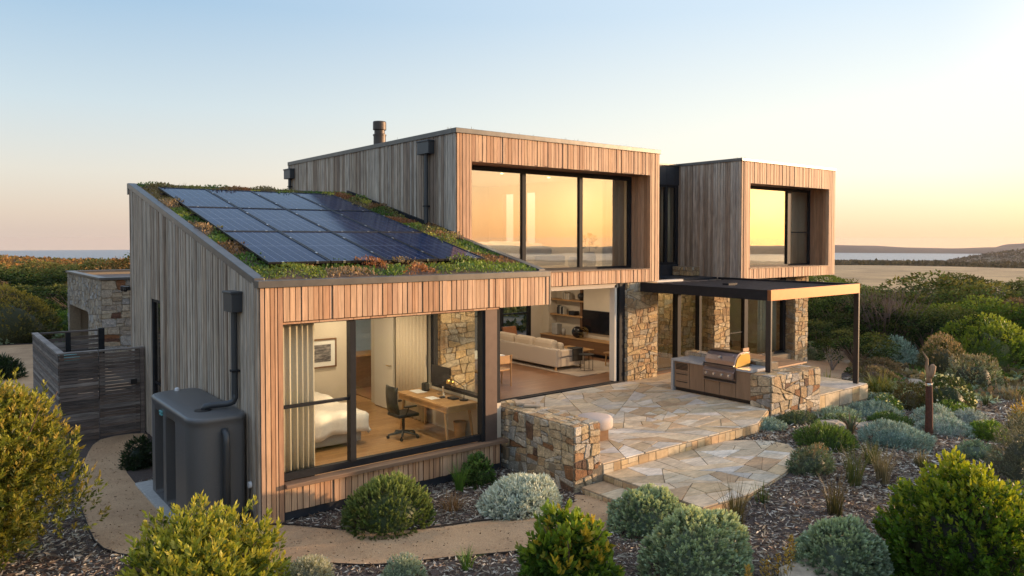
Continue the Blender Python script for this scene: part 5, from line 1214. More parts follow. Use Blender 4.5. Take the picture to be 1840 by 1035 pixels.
# downlights
lights = []
def downl(x, y, z, label, W=14, col=(1, .80, .57)):
    t = thing('downlight', label, 'ceiling light', (x, y, z), 'recessed ceiling lights')
    part(t, 'lens', 'downlight', lambda m: m.lathe([(.045, -.006), (.045, -.002)], (x, y, z), 14)); part(t, 'rim', 'white_plastic', lambda m: m.lathe([(.07, -.004), (.07, 0), (.05, 0), (.05, -.004)], (x, y, z), 14))
    L = bpy.data.lights.new('lamp', 'AREA'); L.shape = 'DISK'; L.size = .16; L.energy = W; L.color = col; o = bpy.data.objects.new('downlight_lamp', L); o.location = (0, 0, -.02); link(o, t)
for x, y, n in ((7.5, 6.0, 'front left'), (9.4, 6.2, 'front middle'), (11.4, 6.4, 'front right'), (7.6, 9.2, 'rear left'), (10.0, 9.3, 'rear middle')):
    downl(x, y, 6.195, f'small round recessed downlight in the upper room ceiling, {n}', 26)
for x, y, n in ((1.1, .9, 'above the foot of the bed'), (3.2, 1.2, 'above the office chair'), (3.2, 3.4, 'near the doorway'), (4.0, 6.3, 'in the passage beyond the doorway')):
    downl(x, y, 2.985, f'small round recessed downlight in the bedroom ceiling {n}', 22)
for x, y, n in ((8.2, 5.6, 'over the dining table'), (10.2, 5.2, 'behind the sofa'), (12.8, 6.0, 'in front of the television'), (12.6, 8.6, 'near the shelves'), (9.5, 8.0, 'in the far left corner')):
    downl(x, y, 2.995, f'small round recessed downlight in the living room ceiling {n}', 17)
for x, y, n in ((18.2, 5.5, 'over the rear bedroom'), (15.1, 5.6, 'inside the glass entry')): downl(x, y, 2.93, f'small round recessed downlight {n}', 16)
for x, y, n in ((18.5, 5.5, 'left'), (20.5, 5.8, 'right')): downl(x, y, 6.195, f'small round recessed downlight in the smaller upper room, {n} of two', 24)

# ------------------------------------------------------------------ garden plants
def bush(name, x, y, w, h, pal, label, kind='shrub', n=700, per=8, L=.05, W=.02, sl=.12, mat='leaf', seed=1, up=.5, spread=.9, amp=.18, freq=2.2, tippal=None, tipz=.4, core_shade=None, ry=None, trunk=None, inner=.06, cat_='shrub', ck=.66, wx=None, base=.01, tail=None, z=None):
    rx = w/2; ry = (ry or w*.46); zz = g(x, y) if z is None else z
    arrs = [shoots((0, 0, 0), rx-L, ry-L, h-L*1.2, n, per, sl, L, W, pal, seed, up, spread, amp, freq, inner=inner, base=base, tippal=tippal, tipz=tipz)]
    arrs.append(core((0, 0, 0), rx-L, ry-L, h-L*1.2, seed, core_shade or tuple(c*.6 for c in pal[0]), ck, amp, freq))  # core tinted darker than the leaves, shade inside the crown painted in
    if tail: arrs += tail
    if trunk:
        t = thing(name, label, cat_, (x, y, zz)); me = mesh_np('foliage', *cat(*arrs), mat); o = bpy.data.objects.new('foliage', me); link(o, t)
        stems(t, 'stem', trunk); return t
    return plant_obj(name, cat(*arrs), mat, label, cat_, (x, y, zz))
def limbs(w, h, n, seed, r0=.03, z0=0):
    g_ = random.Random(seed); out = []
    for k in range(n):
        a = g_.uniform(0, 6.28); e = g_.uniform(.3, .8)
        p = [(g_.uniform(-.05, .05), g_.uniform(-.05, .05), z0-.1)]
        for j in range(1, 5): t = j/4; p.append((math.cos(a)*w*.5*e*t**1.3+g_.uniform(-.04, .04)*w*.3, math.sin(a)*w*.5*e*t**1.3+g_.uniform(-.04, .04)*w*.3, h*.85*t))
        out.append((p, [r0, r0*.8, r0*.6, r0*.4, r0*.15]))
    return out
# big foreground shrubs
def big_shrub(x, y, w, h, label, pal, tip, seed, n, zc=.1, L=.075, W=.026, lean=(0, 0)):
    """open shrub of upright leafy plumes on branches"""
    t = thing('leafy_shrub', label, 'shrub', (x, y, g(x, y))); g_ = np.random.default_rng(seed); arrs = []
    K = 34
    for k in range(K):
        a = g_.uniform(0, 6.28); u = g_.random()**.5; zc_ = zc+(1-zc)*g_.uniform(.08, .93); prof = math.sin(min(1, (1.08-zc_)*1.5)*math.pi/2)**.7*(.62+.38*min(1, zc_*3))
        r_ = w/2*.72*prof*u; cw = w*g_.uniform(.16, .26)
        cx_, cy_ = r_*math.cos(a)+lean[0]*zc_, r_*math.sin(a)+lean[1]*zc_; cz = h*zc_*.86
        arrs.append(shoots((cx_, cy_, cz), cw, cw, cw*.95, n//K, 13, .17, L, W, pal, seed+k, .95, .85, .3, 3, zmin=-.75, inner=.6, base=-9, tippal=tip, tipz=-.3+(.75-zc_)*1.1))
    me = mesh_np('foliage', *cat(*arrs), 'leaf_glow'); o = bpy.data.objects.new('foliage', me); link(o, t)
    stems(t, 'branch', limbs(w, h, 16, seed, .035)); return t
YG = [(.15, .17, .03), (.12, .15, .025), (.2, .19, .035), (.09, .12, .02)]
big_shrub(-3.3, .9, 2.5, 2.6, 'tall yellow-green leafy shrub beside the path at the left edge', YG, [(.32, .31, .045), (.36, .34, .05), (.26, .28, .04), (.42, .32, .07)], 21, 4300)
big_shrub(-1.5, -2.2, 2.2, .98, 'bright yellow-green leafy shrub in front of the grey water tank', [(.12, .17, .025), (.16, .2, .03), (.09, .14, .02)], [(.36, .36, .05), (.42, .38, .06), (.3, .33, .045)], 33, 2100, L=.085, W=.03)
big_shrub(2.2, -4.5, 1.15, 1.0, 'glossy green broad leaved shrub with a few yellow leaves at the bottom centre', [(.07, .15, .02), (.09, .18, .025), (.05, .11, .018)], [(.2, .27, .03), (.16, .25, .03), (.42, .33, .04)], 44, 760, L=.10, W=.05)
GR4 = [(.085, .17, .015), (.11, .21, .02), (.06, .13, .012)]
t = thing('round_shrub', 'large rounded vivid green shrub filling the bottom right corner', 'shrub', (6.55, -7.45, g(6.55, -7.45)))
arrs = [shoots((0, 0, 0), 1.06, 1.02, 1.4, 2600, 12, .17, .072, .034, GR4, 52, .8, .9, .24, 4.2, zmin=-.05, inner=.25, base=.02, tippal=[(.30, .36, .025), (.36, .38, .035)], tipz=.5), core((0, 0, 0), 1.06, 1.02, 1.4, 52, (.03, .03, .015), .74, .2, 3.4)]  # near-black core colour stands for shade inside the shrub
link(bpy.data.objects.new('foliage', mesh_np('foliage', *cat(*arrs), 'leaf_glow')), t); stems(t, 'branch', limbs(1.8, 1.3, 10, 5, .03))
# mounds beside the path
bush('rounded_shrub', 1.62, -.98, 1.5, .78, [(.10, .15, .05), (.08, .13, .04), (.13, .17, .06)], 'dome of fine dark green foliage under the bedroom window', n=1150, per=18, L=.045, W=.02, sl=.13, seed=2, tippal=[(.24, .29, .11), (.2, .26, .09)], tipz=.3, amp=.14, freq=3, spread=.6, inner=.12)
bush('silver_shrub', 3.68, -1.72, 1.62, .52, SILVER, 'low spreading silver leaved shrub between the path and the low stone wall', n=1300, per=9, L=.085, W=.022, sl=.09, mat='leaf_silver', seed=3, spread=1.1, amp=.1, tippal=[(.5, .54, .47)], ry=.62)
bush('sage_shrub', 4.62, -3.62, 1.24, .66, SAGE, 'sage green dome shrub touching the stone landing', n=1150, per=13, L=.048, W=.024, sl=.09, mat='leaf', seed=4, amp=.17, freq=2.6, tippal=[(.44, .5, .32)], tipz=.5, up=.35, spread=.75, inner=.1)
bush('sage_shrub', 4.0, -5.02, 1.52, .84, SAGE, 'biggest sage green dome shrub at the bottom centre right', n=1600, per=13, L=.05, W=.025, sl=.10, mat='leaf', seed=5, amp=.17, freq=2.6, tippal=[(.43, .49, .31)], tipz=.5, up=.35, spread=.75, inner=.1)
bush('sage_shrub', 5.42, -6.26, 1.3, .76, SAGE, 'sage green dome shrub left of the vivid green corner shrub', n=1350, per=13, L=.049, W=.024, sl=.10, mat='leaf', seed=6, amp=.17, freq=2.6, tippal=[(.42, .49, .31)], tipz=.5, up=.35, spread=.75, inner=.1)
bush('dark_shrub', 3.78, -.38, .68, .56, GREEN, 'dark green leafy shrub tucked in the corner by the timber sill and stone wall', n=260, per=10, L=.06, W=.03, sl=.12, seed=7)
plant_obj('grass_tuft', blades((0, 0, 0), 70, .55, .5, .02, [(.1, .2, .03), (.13, .24, .04)], 1), 'grassblade', 'bright green upright grass tuft between the dark shrub and the green dome', 'grass plant', (3.3, -.5, g(3.3, -.5)))
plant_obj('grass_tuft', blades((0, 0, 0), 46, .34, .7, .014, [(.12, .22, .04), (.09, .17, .03)], 1), 'grassblade', 'small green grass tuft alone in the bark mulch at the bottom edge', 'grass plant', (1.62, -3.13, g(1.62, -3.13)))
bush('silver_shrub', .76, -2.92, .6, .36, SAGE, 'small grey-green mound at the bottom edge below the sandy path', n=520, per=8, L=.035, W=.013, sl=.08, mat='leaf', seed=8, tippal=[(.33, .38, .3)])
bush('silver_shrub', -.22, -2.2, .74, .34, [(.25, .27, .2), (.3, .31, .24)], 'dull grey shrub partly hidden by the bright yellow-green shrub', n=520, per=8, L=.045, W=.014, sl=.1, seed=9, tippal=[(.4, .4, .32)])
plant_obj('dry_grass', blades((0, 0, 0), 90, .34, 1.1, .014, [(.25, .14, .07), (.3, .19, .1)], 1, r0=.14, droop=.9), 'grassblade', 'brown dried grass clump left of the silver shrub', 'grass plant', (2.72, -1.15, g(2.7, -1.1)))
bush('dark_shrub', -.72, 4.55, .75, .62, DGREEN, 'dark low shrub behind the far end of the water tank', n=260, per=9, L=.07, W=.02, sl=.12, seed=10)
# rushes and dry grasses on the right slope
RU = [(.07, .075, .03), (.09, .09, .035), (.05, .06, .025)]
for x, y, n_, h, sp, pal, tip, lab in (
    (5.61, -4.5, 90, .78, .42, RU, [(.16, .11, .05)], 'dark upright rush clump right of the sage domes'),
    (7.23, -5.2, 80, .68, .45, RU, [(.2, .14, .07)], 'brown tipped rush clump nearest the large green corner shrub'),
    (8.62, -4.8, 90, .75, .4, [(.07, .1, .03), (.09, .12, .035)], [(.16, .16, .06)], 'green rush clump beside the dry straw coloured grass'),
    (9.25, -5.0, 120, .7, .5, DRY+[(.14, .12, .06)], DRY, 'straw coloured dry grass clump on the mulch slope'),
    (10.8, -5.0, 90, .34, .8, OLIVE, DRY, 'small round grass tussock behind the straw coloured grass'),
    (11.4, -5.4, 60, .4, .6, OLIVE, OLIVE, 'thin olive grass tuft below the rusty post'),
    (9.95, -4.45, 110, .5, .6, [(.08, .11, .03), (.1, .13, .04)], OLIVE, 'soft green grass clump between the orange tipped plant and the straw coloured grass'),
    (7.75, -5.9, 70, .3, .9, OLIVE+DRY, DRY, 'low straggly tuft in the mulch left of the vivid green corner shrub'),
    (19.96, -2.86, 60, .42, .6, DGREEN, OLIVE, 'small dark tuft on the open mulch right of the white flowered bush'),
    (6.1, -6.0, 90, .42, 1.1, DRY, DRY, 'dry collapsed grass between the sage dome and the green corner shrub'),
    (6.62, -4.3, 40, .34, .3, DGREEN+GREEN, OLIVE, 'tiny dark rush between the dome shrubs and the orange tipped plant')):
    plant_obj('rush_clump', blades((0, 0, 0), n_, h, sp, .012, pal, 1, r0=.11, droop=.35, tip=tip), 'grassblade', lab, 'grass plant', (x, y, g(x, y)))
for x, y, h, n_, w_, lab in ((19.1, -.25, .9, 260, .022, 'arching strappy olive green clump beside the right pergola post'), (17.6, .7, .8, 200, .022, 'arching olive grass clump behind the terrace edge')):
    plant_obj('strappy_clump', blades((0, 0, 0), n_, h, 1.15, w_, [(.15, .17, .035), (.11, .14, .03), (.2, .2, .05)], 1, r0=.3, droop=.8), 'grassblade', lab, 'grass plant', (x, y, g(x, y)))
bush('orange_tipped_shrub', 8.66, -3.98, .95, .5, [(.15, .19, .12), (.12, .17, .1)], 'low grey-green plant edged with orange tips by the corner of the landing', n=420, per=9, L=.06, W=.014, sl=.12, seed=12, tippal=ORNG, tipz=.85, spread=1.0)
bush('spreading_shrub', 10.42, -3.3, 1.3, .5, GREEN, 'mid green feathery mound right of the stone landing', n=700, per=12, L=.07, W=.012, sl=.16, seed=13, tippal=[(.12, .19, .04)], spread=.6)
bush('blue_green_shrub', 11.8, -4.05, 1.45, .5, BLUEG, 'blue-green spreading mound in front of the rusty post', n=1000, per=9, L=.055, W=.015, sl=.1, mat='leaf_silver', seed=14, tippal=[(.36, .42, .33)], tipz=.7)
plant_obj('agave', blades((0, 0, 0), 24, .5, .95, .07, [(.13, .16, .1), (.2, .15, .1)], 1, r0=.05, droop=.1), 'leaf_silver', 'stiff spiky grey rosette behind the blue-green mound', 'succulent', (12.0, -3.0, g(12, -3)))
bush('ground_cover', 10.75, -1.72, 1.0, .26, BLUEG, 'grey-green trailing plant at the patio edge left of the stone block', n=420, per=8, L=.05, W=.014, sl=.08, mat='leaf_silver', seed=15, ry=.42)
bush('ground_cover', 11.9, -1.72, 1.35, .28, [(.07, .11, .06), (.1, .14, .08)], 'dark green trailing plant at the foot of the stone block wall', n=520, per=9, L=.06, W=.013, sl=.1, seed=16, ry=.42)
bush('ground_cover', 13.5, -1.9, 1.3, .3, SAGE+BLUEG, 'low grey-green carpet plant right of the stone block', n=500, per=8, L=.05, W=.015, sl=.08, mat='leaf_silver', seed=17, ry=.55)
bush('ground_cover', 15.3, -1.85, 1.9, .36, BLUEG, 'wide blue-grey carpet plant below the terrace edge', n=700, per=8, L=.055, W=.015, sl=.1, mat='leaf_silver', seed=18, ry=.7)
bush('ground_cover', 17.0, -1.35, 1.6, .36, BLUEG+SAGE, 'blue-grey carpet plant at the far end of the terrace step', n=600, per=8, L=.055, W=.015, sl=.1, mat='leaf_silver', seed=19, ry=.7)
bush('ground_cover', 14.4, -2.7, 1.2, .3, GREEN, 'dark green low mat below the blue-grey carpet plants', n=420, per=8, L=.06, W=.015, sl=.1, seed=20, ry=.5)
bush('blue_green_shrub', 15.4, -3.35, 1.2, .52, SILVER+BLUEG, 'pale silver-green mound left of and behind the rusty post foot', n=700, per=8, L=.06, W=.015, sl=.1, mat='leaf_silver', seed=22)
bush('blue_green_shrub', 14.4, -3.95, 1.3, .4, SILVER+BLUEG, 'pale silver-green mound right of the rusty post', n=600, per=8, L=.06, W=.015, sl=.1, mat='leaf_silver', seed=23)
daisies = None
def dots(cx, cy, rx, ry, h, n, col, size=.05, seed=1):
    D = dome_dirs(n, .15); P = D*np.array([rx, ry, h])*1.02
    v, f, c = leaf_arrays(P, unit(rng.normal(size=(n, 3))), size, size*.9, np.tile(np.array(col), (n, 1))); return v, f, c
bush('flowering_shrub', 18.1, -2.5, 1.75, .95, [(.05, .08, .02), (.07, .1, .025)], 'dark green bush dotted with small white flowers behind the rusty post', n=800, per=10, L=.05, W=.02, sl=.12, seed=24, tail=[dots(0, 0, .87, .8, .95, 130, (.8, .78, .6), .075)], cat_='flowering shrub')
bush('brown_shrub', 17.3, -1.95, 1.05, .72, [(.16, .12, .04), (.12, .11, .04)], 'olive brown shrub left of the white flowered bush', n=420, per=10, L=.05, W=.022, sl=.1, seed=25)
bush('silver_shrub', 26.9, 2.9, 2.3, 1.1, BLUEG, 'large silver-green dome beyond the right end of the terrace', n=1100, per=8, L=.09, W=.03, sl=.14, mat='leaf_silver', seed=26)
bush('brown_shrub', 23.2, 1.9, 1.9, .75, PINKB, 'pinkish brown cushion shrub beside the far path', n=600, per=8, L=.07, W=.02, sl=.12, seed=27)
bush('brown_shrub', 21.4, .9, 1.8, .6, PINKB+OLIVE, 'brown green cushion shrub right of the pergola post', n=600, per=8, L=.07, W=.02, sl=.12, seed=28)
bush('tan_shrub', 25.6, .5, 1.9, 1.45, OLIVE, 'tan flowered shrub behind the top of the rusty post', n=800, per=9, L=.07, W=.025, sl=.16, seed=29, tippal=[(.4, .28, .17), (.34, .25, .15)], tipz=.45)
bush('tan_shrub', 23.0, -1.4, 2.0, 1.15, OLIVE+SAGE, 'dusty tan topped shrub right of the rusty post', n=800, per=9, L=.07, W=.025, sl=.16, seed=30, tippal=[(.33, .26, .17), (.26, .22, .14)], tipz=.5)
plant_obj('dry_grass', blades((0, 0, 0), 260, .75, 1.2, .016, DRY+[(.34, .24, .18)], 1, r0=.5, droop=.9), 'grassblade', 'pale feathery dry grass near the right edge', 'grass plant', (22.1, -2.9, g(22.1, -2.9)))
plant_obj('dry_grass', blades((0, 0, 0), 200, .7, 1.2, .016, DRY+[(.34, .24, .18)], 1, r0=.5, droop=.9), 'grassblade', 'pale dry grass between the tan shrub and the mulch', 'grass plant', (23.4, -3.3, g(23.4, -3.3)))
bush('lime_shrub', 14.95, -4.65, .95, .5, LIME, 'vivid green low shrub at the right edge above the mulch', n=380, per=9, L=.06, W=.022, sl=.12, seed=31)
bush('silver_shrub', 16.6, -3.7, 1.0, .4, SILVER, 'small silver mound in the group at the right edge', n=380, per=8, L=.05, W=.018, sl=.1, mat='leaf_silver', seed=32)
bush('lime_shrub', 17.2, -3.0, 1.5, .42, GREEN+LIME, 'low bright green mat below the white flowered bush', n=500, per=8, L=.06, W=.02, sl=.1, seed=34, ry=.6)
bush('grey_shrub', 11.9, -6.35, 1.4, 1.05, [(.13, .14, .09), (.17, .17, .12)], 'grey olive wispy shrub at the right edge above the vivid green shrub', n=900, per=10, L=.05, W=.014, sl=.2, seed=35, amp=.25)
bush('grey_shrub', 13.9, -6.1, 1.5, 1.0, [(.13, .14, .09), (.18, .17, .12)], 'grey olive wispy shrub just behind the one at the right edge', n=700, per=10, L=.05, W=.014, sl=.2, seed=36, amp=.25)
bush('yellow_spike_plant', 16.7, -4.9, .9, .75, OLIVE, 'olive plant with yellow flower spikes at the right edge', n=260, per=10, L=.07, W=.02, sl=.3, seed=37, tippal=[(.5, .32, .03)], up=1.2)
bush('white_flower_plant', 16.0, -1.9, .9, .5, LIME, 'small lime green plant with pale flowers below the terrace corner', n=260, per=8, L=.05, W=.02, sl=.1, seed=38, tail=[dots(0, 0, .42, .4, .5, 50, (.75, .72, .4), .06)], cat_='flowering shrub')
bush('tree_shrub', 29.6, .9, 4.0, 2.05, [(.12, .2, .025), (.15, .23, .03)], 'big bright green bush behind the garden on the right', n=1700, per=9, L=.11, W=.05, sl=.25, seed=39, amp=.28, freq=3, tippal=[(.26, .32, .04)], tipz=.45, trunk=limbs(3.4, 1.8, 8, 3, .05), mat='leaf_glow')
bush('tree_shrub', 31.5, -1.6, 3.4, 1.5, OLIVE+DGREEN, 'duller olive bush just right of the big bright green bush', n=1000, per=9, L=.11, W=.05, sl=.25, seed=40, amp=.28, freq=3)
bush('tree_shrub', 25.9, 6.9, 1.6, 1.7, GREEN+LIME, 'yellow green shrub beside the far right stone pillar', n=600, per=9, L=.08, W=.035, sl=.18, seed=41)
bush('tree_shrub', 25.2, 5.6, 1.4, .8, SAGE, 'sage mound between the stone pillar and the far path', n=500, per=8, L=.07, W=.02, sl=.12, seed=42)
bush('silver_shrub', 26.0, -3.3, 1.6, .75, BLUEG, 'blue-green mound in the far garden at the right edge', n=600, per=8, L=.07, W=.025, sl=.12, mat='leaf_silver', seed=43)
bush('tree_shrub', 27.5, -4.9, 3.0, 1.3, GREEN+OLIVE, 'green shrub cut by the right edge of the view beyond the dry grass', n=900, per=8, L=.09, W=.04, sl=.18, seed=44)
bush('strappy_shrub', -2.0, 17.2, 1.5, .95, DGREEN, 'dark strappy shrub in front of the sandy drive at the left edge', n=300, per=9, L=.16, W=.03, sl=.25, seed=45, up=.9)
bush('silver_shrub', 12.7, -5.25, .9, .34, SAGE, 'small grey-green mat in the mulch between the thin olive tuft and the grey wispy shrubs', n=300, per=9, L=.05, W=.02, sl=.09, seed=81, amp=.25)
bush('ground_cover', 12.9, -2.3, 1.0, .24, GREEN+SAGE, 'low green mat between the flat pale rock and the stone block wall', n=320, per=9, L=.05, W=.016, sl=.09, seed=82, amp=.25)
# bottom flower spikes
def spikes(pts, label, x, y):
    arr = []
    for (dx, dy, h) in pts:
        n = 60; t = rng.random(n); P = np.stack([dx+rng.normal(size=n)*.015, dy+rng.normal(size=n)*.015, h*(.35+.65*t)], 1)
        D = unit(np.stack([rng.normal(size=n), rng.normal(size=n), rng.uniform(.4, 1.4, n)], 1)); arr.append(leaf_arrays(P, D, .05, .02, cols([(.5, .32, .06), (.42, .25, .05), (.3, .22, .06)], rng.integers(0, 3, n))))
        arr.append(blades((dx, dy, 0), 6, h, .2, .012, OLIVE, r0=.03))
    return plant_obj('flower_spikes', cat(*arr), 'leaf_glow', label, 'flowering plant', (x, y, g(x, y)))
spikes([(-.3, 0, .5), (-.15, .1, .42), (.0, -.1, .55), (.12, .05, .45), (.35, -.1, .6), (.5, .1, .4)], 'golden flower spikes in front of the biggest sage dome', 3.95, -6.05)
spikes([(-.1, 0, .6), (.1, .1, .5)], 'two tall golden flower spikes at the bottom edge right of the biggest sage dome', 4.75, -6.0)
# rusty totem with driftwood
tp = thing('garden_totem', 'rusty steel post topped with a piece of driftwood standing in the mulch', 'garden sculpture', (13.75, -3.9, g(13.75, -3.9)))
b0 = g(13.75, -3.9)
part(tp, 'post', 'rust', lambda m: m.tube([(13.75, -3.9, b0-.1), (13.75, -3.9, b0+.6), (13.74, -3.89, b0+1.2)], [.085, .078, .07], 12))
part(tp, 'driftwood', 'driftwood', lambda m: (m.tube([(13.74, -3.89, b0+1.15), (13.75, -3.88, b0+1.35), (13.70, -3.85, b0+1.55), (13.72, -3.85, b0+1.72), (13.60, -3.80, b0+1.9)], [.06, .055, .04, .028, .008], 9), m.tube([(13.74, -3.89, b0+1.3), (13.79, -3.92, b0+1.42), (13.81, -3.94, b0+1.56), (13.80, -3.93, b0+1.60)], [.06, .075, .07, .03], 9)), smooth=True)
part(tp, 'wrap', 'steel_light', lambda m: (m.lathe([(.078, 0), (.08, .04), (.076, .06)], (13.74, -3.89, b0+1.12), 12),))
def rock(x, y, w, d, h, label, seed, mat='rock'):
    bm = bmesh.new(); bmesh.ops.create_icosphere(bm, subdivisions=3, radius=1); g_ = random.Random(seed); ph = [g_.uniform(0, 6) for _ in range(6)]
    for v in bm.verts:
        c = v.co; k = 1+.16*math.sin(c.x*3+ph[0])*math.cos(c.y*2.5+ph[1])+.1*math.sin(c.z*5+c.x*4+ph[2])+.05*math.sin(c.y*11+ph[3]); v.co = Vector((c.x*w/2*k, c.y*d/2*k, max(-.4, min(.7, c.z))*h*k))
    me = bpy.data.meshes.new('rock'); bm.to_mesh(me); bm.free(); me.materials.append(M[mat]); o = bpy.data.objects.new('rock', me); o.location = (x, y, g(x, y)); o.rotation_euler.z = g_.uniform(0, 3); link(o); return tag(o, label, 'rock')
rock(12.3, -2.35, .7, .5, .16, 'flat pale rock right of the dark trailing plant', 1); rock(12.9, -2.75, .45, .4, .14, 'smaller flat rock in front of the carpet plants', 2)
rock(4.85, -6.15, .9, .7, .25, 'rounded pale boulder at the bottom edge between two sage domes', 3); rock(21.9, -.2, .9, .5, .28, 'pale angular rock above the white flowered bush', 4)
rock(20.9, -.8, .7, .4, .22, 'second pale rock beside the strappy clump', 5)
for i, (x, y, s) in enumerate(((25.5, 4.1, .5), (24.9, 4.6, .35))): rock(x, y, s, s*.8, .15, ['grey stone at the edge of the far path', 'smaller grey stone at the edge of the far path'][i], 20+i)
solo('timber_boardwalk', 'fence_timber', lambda m: [m.box(-5.5, -2.45, 13.2+i*.15, 13.34+i*.15, -.06, -.02, pick(GREY)) for i in range(7)], 'pale grey timber boards lying on the ground at the left edge', 'boardwalk')

# ------------------------------------------------------------------ trees
def tree_mesh(seed, w, h, pal, tip, nc=24, leaf=.16, dens=330, flat=.55):
    g_ = np.random.default_rng(seed); arrs = []
    for k in range(nc):
        D = dome_dirs(1, -.3)[0]; D[2] = D[2]*.9+.05; rr = lump(D[None], seed, .32, 2)[0]*g_.uniform(.65, 1.05)
        c = D*np.array([w/2*.8, w/2*.8, h*flat*.8])*rr+np.array([0, 0, h*(1-flat)*.95]); cr = w*g_.uniform(.08, .18)
        n = int(dens*(cr/(w*.15))**2); d2 = dome_dirs(n, -.5); P = c+d2*np.array([cr, cr, cr*.6])*(.8+.22*g_.random((n, 1)))*lump(d2, seed+k, .2, 3)[:, None]
        L = leaf*rng.uniform(.6, 1.3, n); pc = cols(pal, rng.integers(0, len(pal), n), .2)*g_.uniform(.5, 1.5)
        if tip is not None: q = np.clip(d2[:, 2]*1.2-.25+(c[2]/h-.6), 0, 1)[:, None]*g_.uniform(.2, 1); pc = pc*(1-q)+cols(tip, rng.integers(0, len(tip), n), .15)*q  # upper leaves of each clump blend to tip colour: sunlit crown tops painted in
        arrs.append(leaf_arrays(P, unit(d2*.9+rng.normal(size=(n, 3))*.6), L, L*.5, pc))
    return mesh_np('crown', *cat(*arrs), 'leaf_far')
def tree_trunk(seed, w, h, mat='bark'):
    m = MB()
    for p, r in limbs(w*.95, h*.8, 9, seed, .09): m.tube(p, [max(.02, q) for q in r], 6)
    o = m.build('trunk', mat); me = o.data; bpy.data.objects.remove(o); return me
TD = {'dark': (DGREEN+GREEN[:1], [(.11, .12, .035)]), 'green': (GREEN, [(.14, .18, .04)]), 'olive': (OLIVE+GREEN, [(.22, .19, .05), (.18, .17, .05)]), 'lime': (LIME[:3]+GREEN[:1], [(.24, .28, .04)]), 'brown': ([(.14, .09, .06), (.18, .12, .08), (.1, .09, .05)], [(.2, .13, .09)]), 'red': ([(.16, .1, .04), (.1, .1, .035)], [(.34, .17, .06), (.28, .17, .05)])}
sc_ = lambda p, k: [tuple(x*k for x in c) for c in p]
TD = {k: (sc_(p, .62 if k in ('dark', 'brown') else .72), sc_(q_, 1.25)) for k, (p, q_) in TD.items()}  # tip colours raised so crown tops look sunlit
TM = {}
for i, (k, (p, tp_)) in enumerate(TD.items()):
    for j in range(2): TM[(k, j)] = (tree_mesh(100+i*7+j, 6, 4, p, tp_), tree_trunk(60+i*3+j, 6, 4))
CAM = (-4.03, -11.22)
def at_bearing(az, D): return CAM[0]+D*math.cos(R(az)), CAM[1]+D*math.sin(R(az))
ti = 0
def tree(az, D, w, h, kind, label, name='coastal_tree'):
    global ti; ti += 1
    x, y = at_bearing(az, D); t = thing(name, label, 'tree', (x, y, g(x, y)-.05), 'trees beyond the garden' if az < 50 else 'trees behind the drive', rz=ti*1.7)
    c, k = TM[(kind, ti % 2)]; t.scale = (w/6, w/6, h*rnd.uniform(.84, 1.04)/4)
    link(bpy.data.objects.new('crown', c), t); link(bpy.data.objects.new('trunk', k), t); return t
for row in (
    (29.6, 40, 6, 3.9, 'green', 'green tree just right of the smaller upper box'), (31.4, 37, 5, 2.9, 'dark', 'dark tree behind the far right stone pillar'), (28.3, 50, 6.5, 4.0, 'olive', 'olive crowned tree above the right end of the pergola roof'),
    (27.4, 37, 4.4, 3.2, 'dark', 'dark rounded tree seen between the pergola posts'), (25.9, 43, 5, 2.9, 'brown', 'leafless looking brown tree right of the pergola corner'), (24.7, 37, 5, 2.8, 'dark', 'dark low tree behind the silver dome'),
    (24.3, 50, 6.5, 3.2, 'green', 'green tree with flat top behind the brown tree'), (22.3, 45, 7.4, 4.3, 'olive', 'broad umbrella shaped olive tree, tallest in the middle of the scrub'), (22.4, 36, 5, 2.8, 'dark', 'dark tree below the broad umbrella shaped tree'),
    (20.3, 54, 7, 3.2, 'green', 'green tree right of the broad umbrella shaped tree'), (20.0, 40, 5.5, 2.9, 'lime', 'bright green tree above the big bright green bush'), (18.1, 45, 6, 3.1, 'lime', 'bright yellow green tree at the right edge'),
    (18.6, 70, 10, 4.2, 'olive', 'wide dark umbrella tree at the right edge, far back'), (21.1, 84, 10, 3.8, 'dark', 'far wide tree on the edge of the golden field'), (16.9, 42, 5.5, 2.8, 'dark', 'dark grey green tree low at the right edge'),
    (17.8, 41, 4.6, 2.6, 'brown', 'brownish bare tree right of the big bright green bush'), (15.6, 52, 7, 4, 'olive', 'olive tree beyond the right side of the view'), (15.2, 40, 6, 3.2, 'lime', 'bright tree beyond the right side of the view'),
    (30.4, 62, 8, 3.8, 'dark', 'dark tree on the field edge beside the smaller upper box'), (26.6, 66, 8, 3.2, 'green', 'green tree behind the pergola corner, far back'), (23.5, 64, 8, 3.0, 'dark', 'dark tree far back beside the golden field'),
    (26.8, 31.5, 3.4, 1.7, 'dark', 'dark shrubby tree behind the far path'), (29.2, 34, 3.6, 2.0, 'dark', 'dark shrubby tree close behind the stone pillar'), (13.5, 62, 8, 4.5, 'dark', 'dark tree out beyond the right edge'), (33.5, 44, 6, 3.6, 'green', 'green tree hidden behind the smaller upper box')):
    tree(*row)
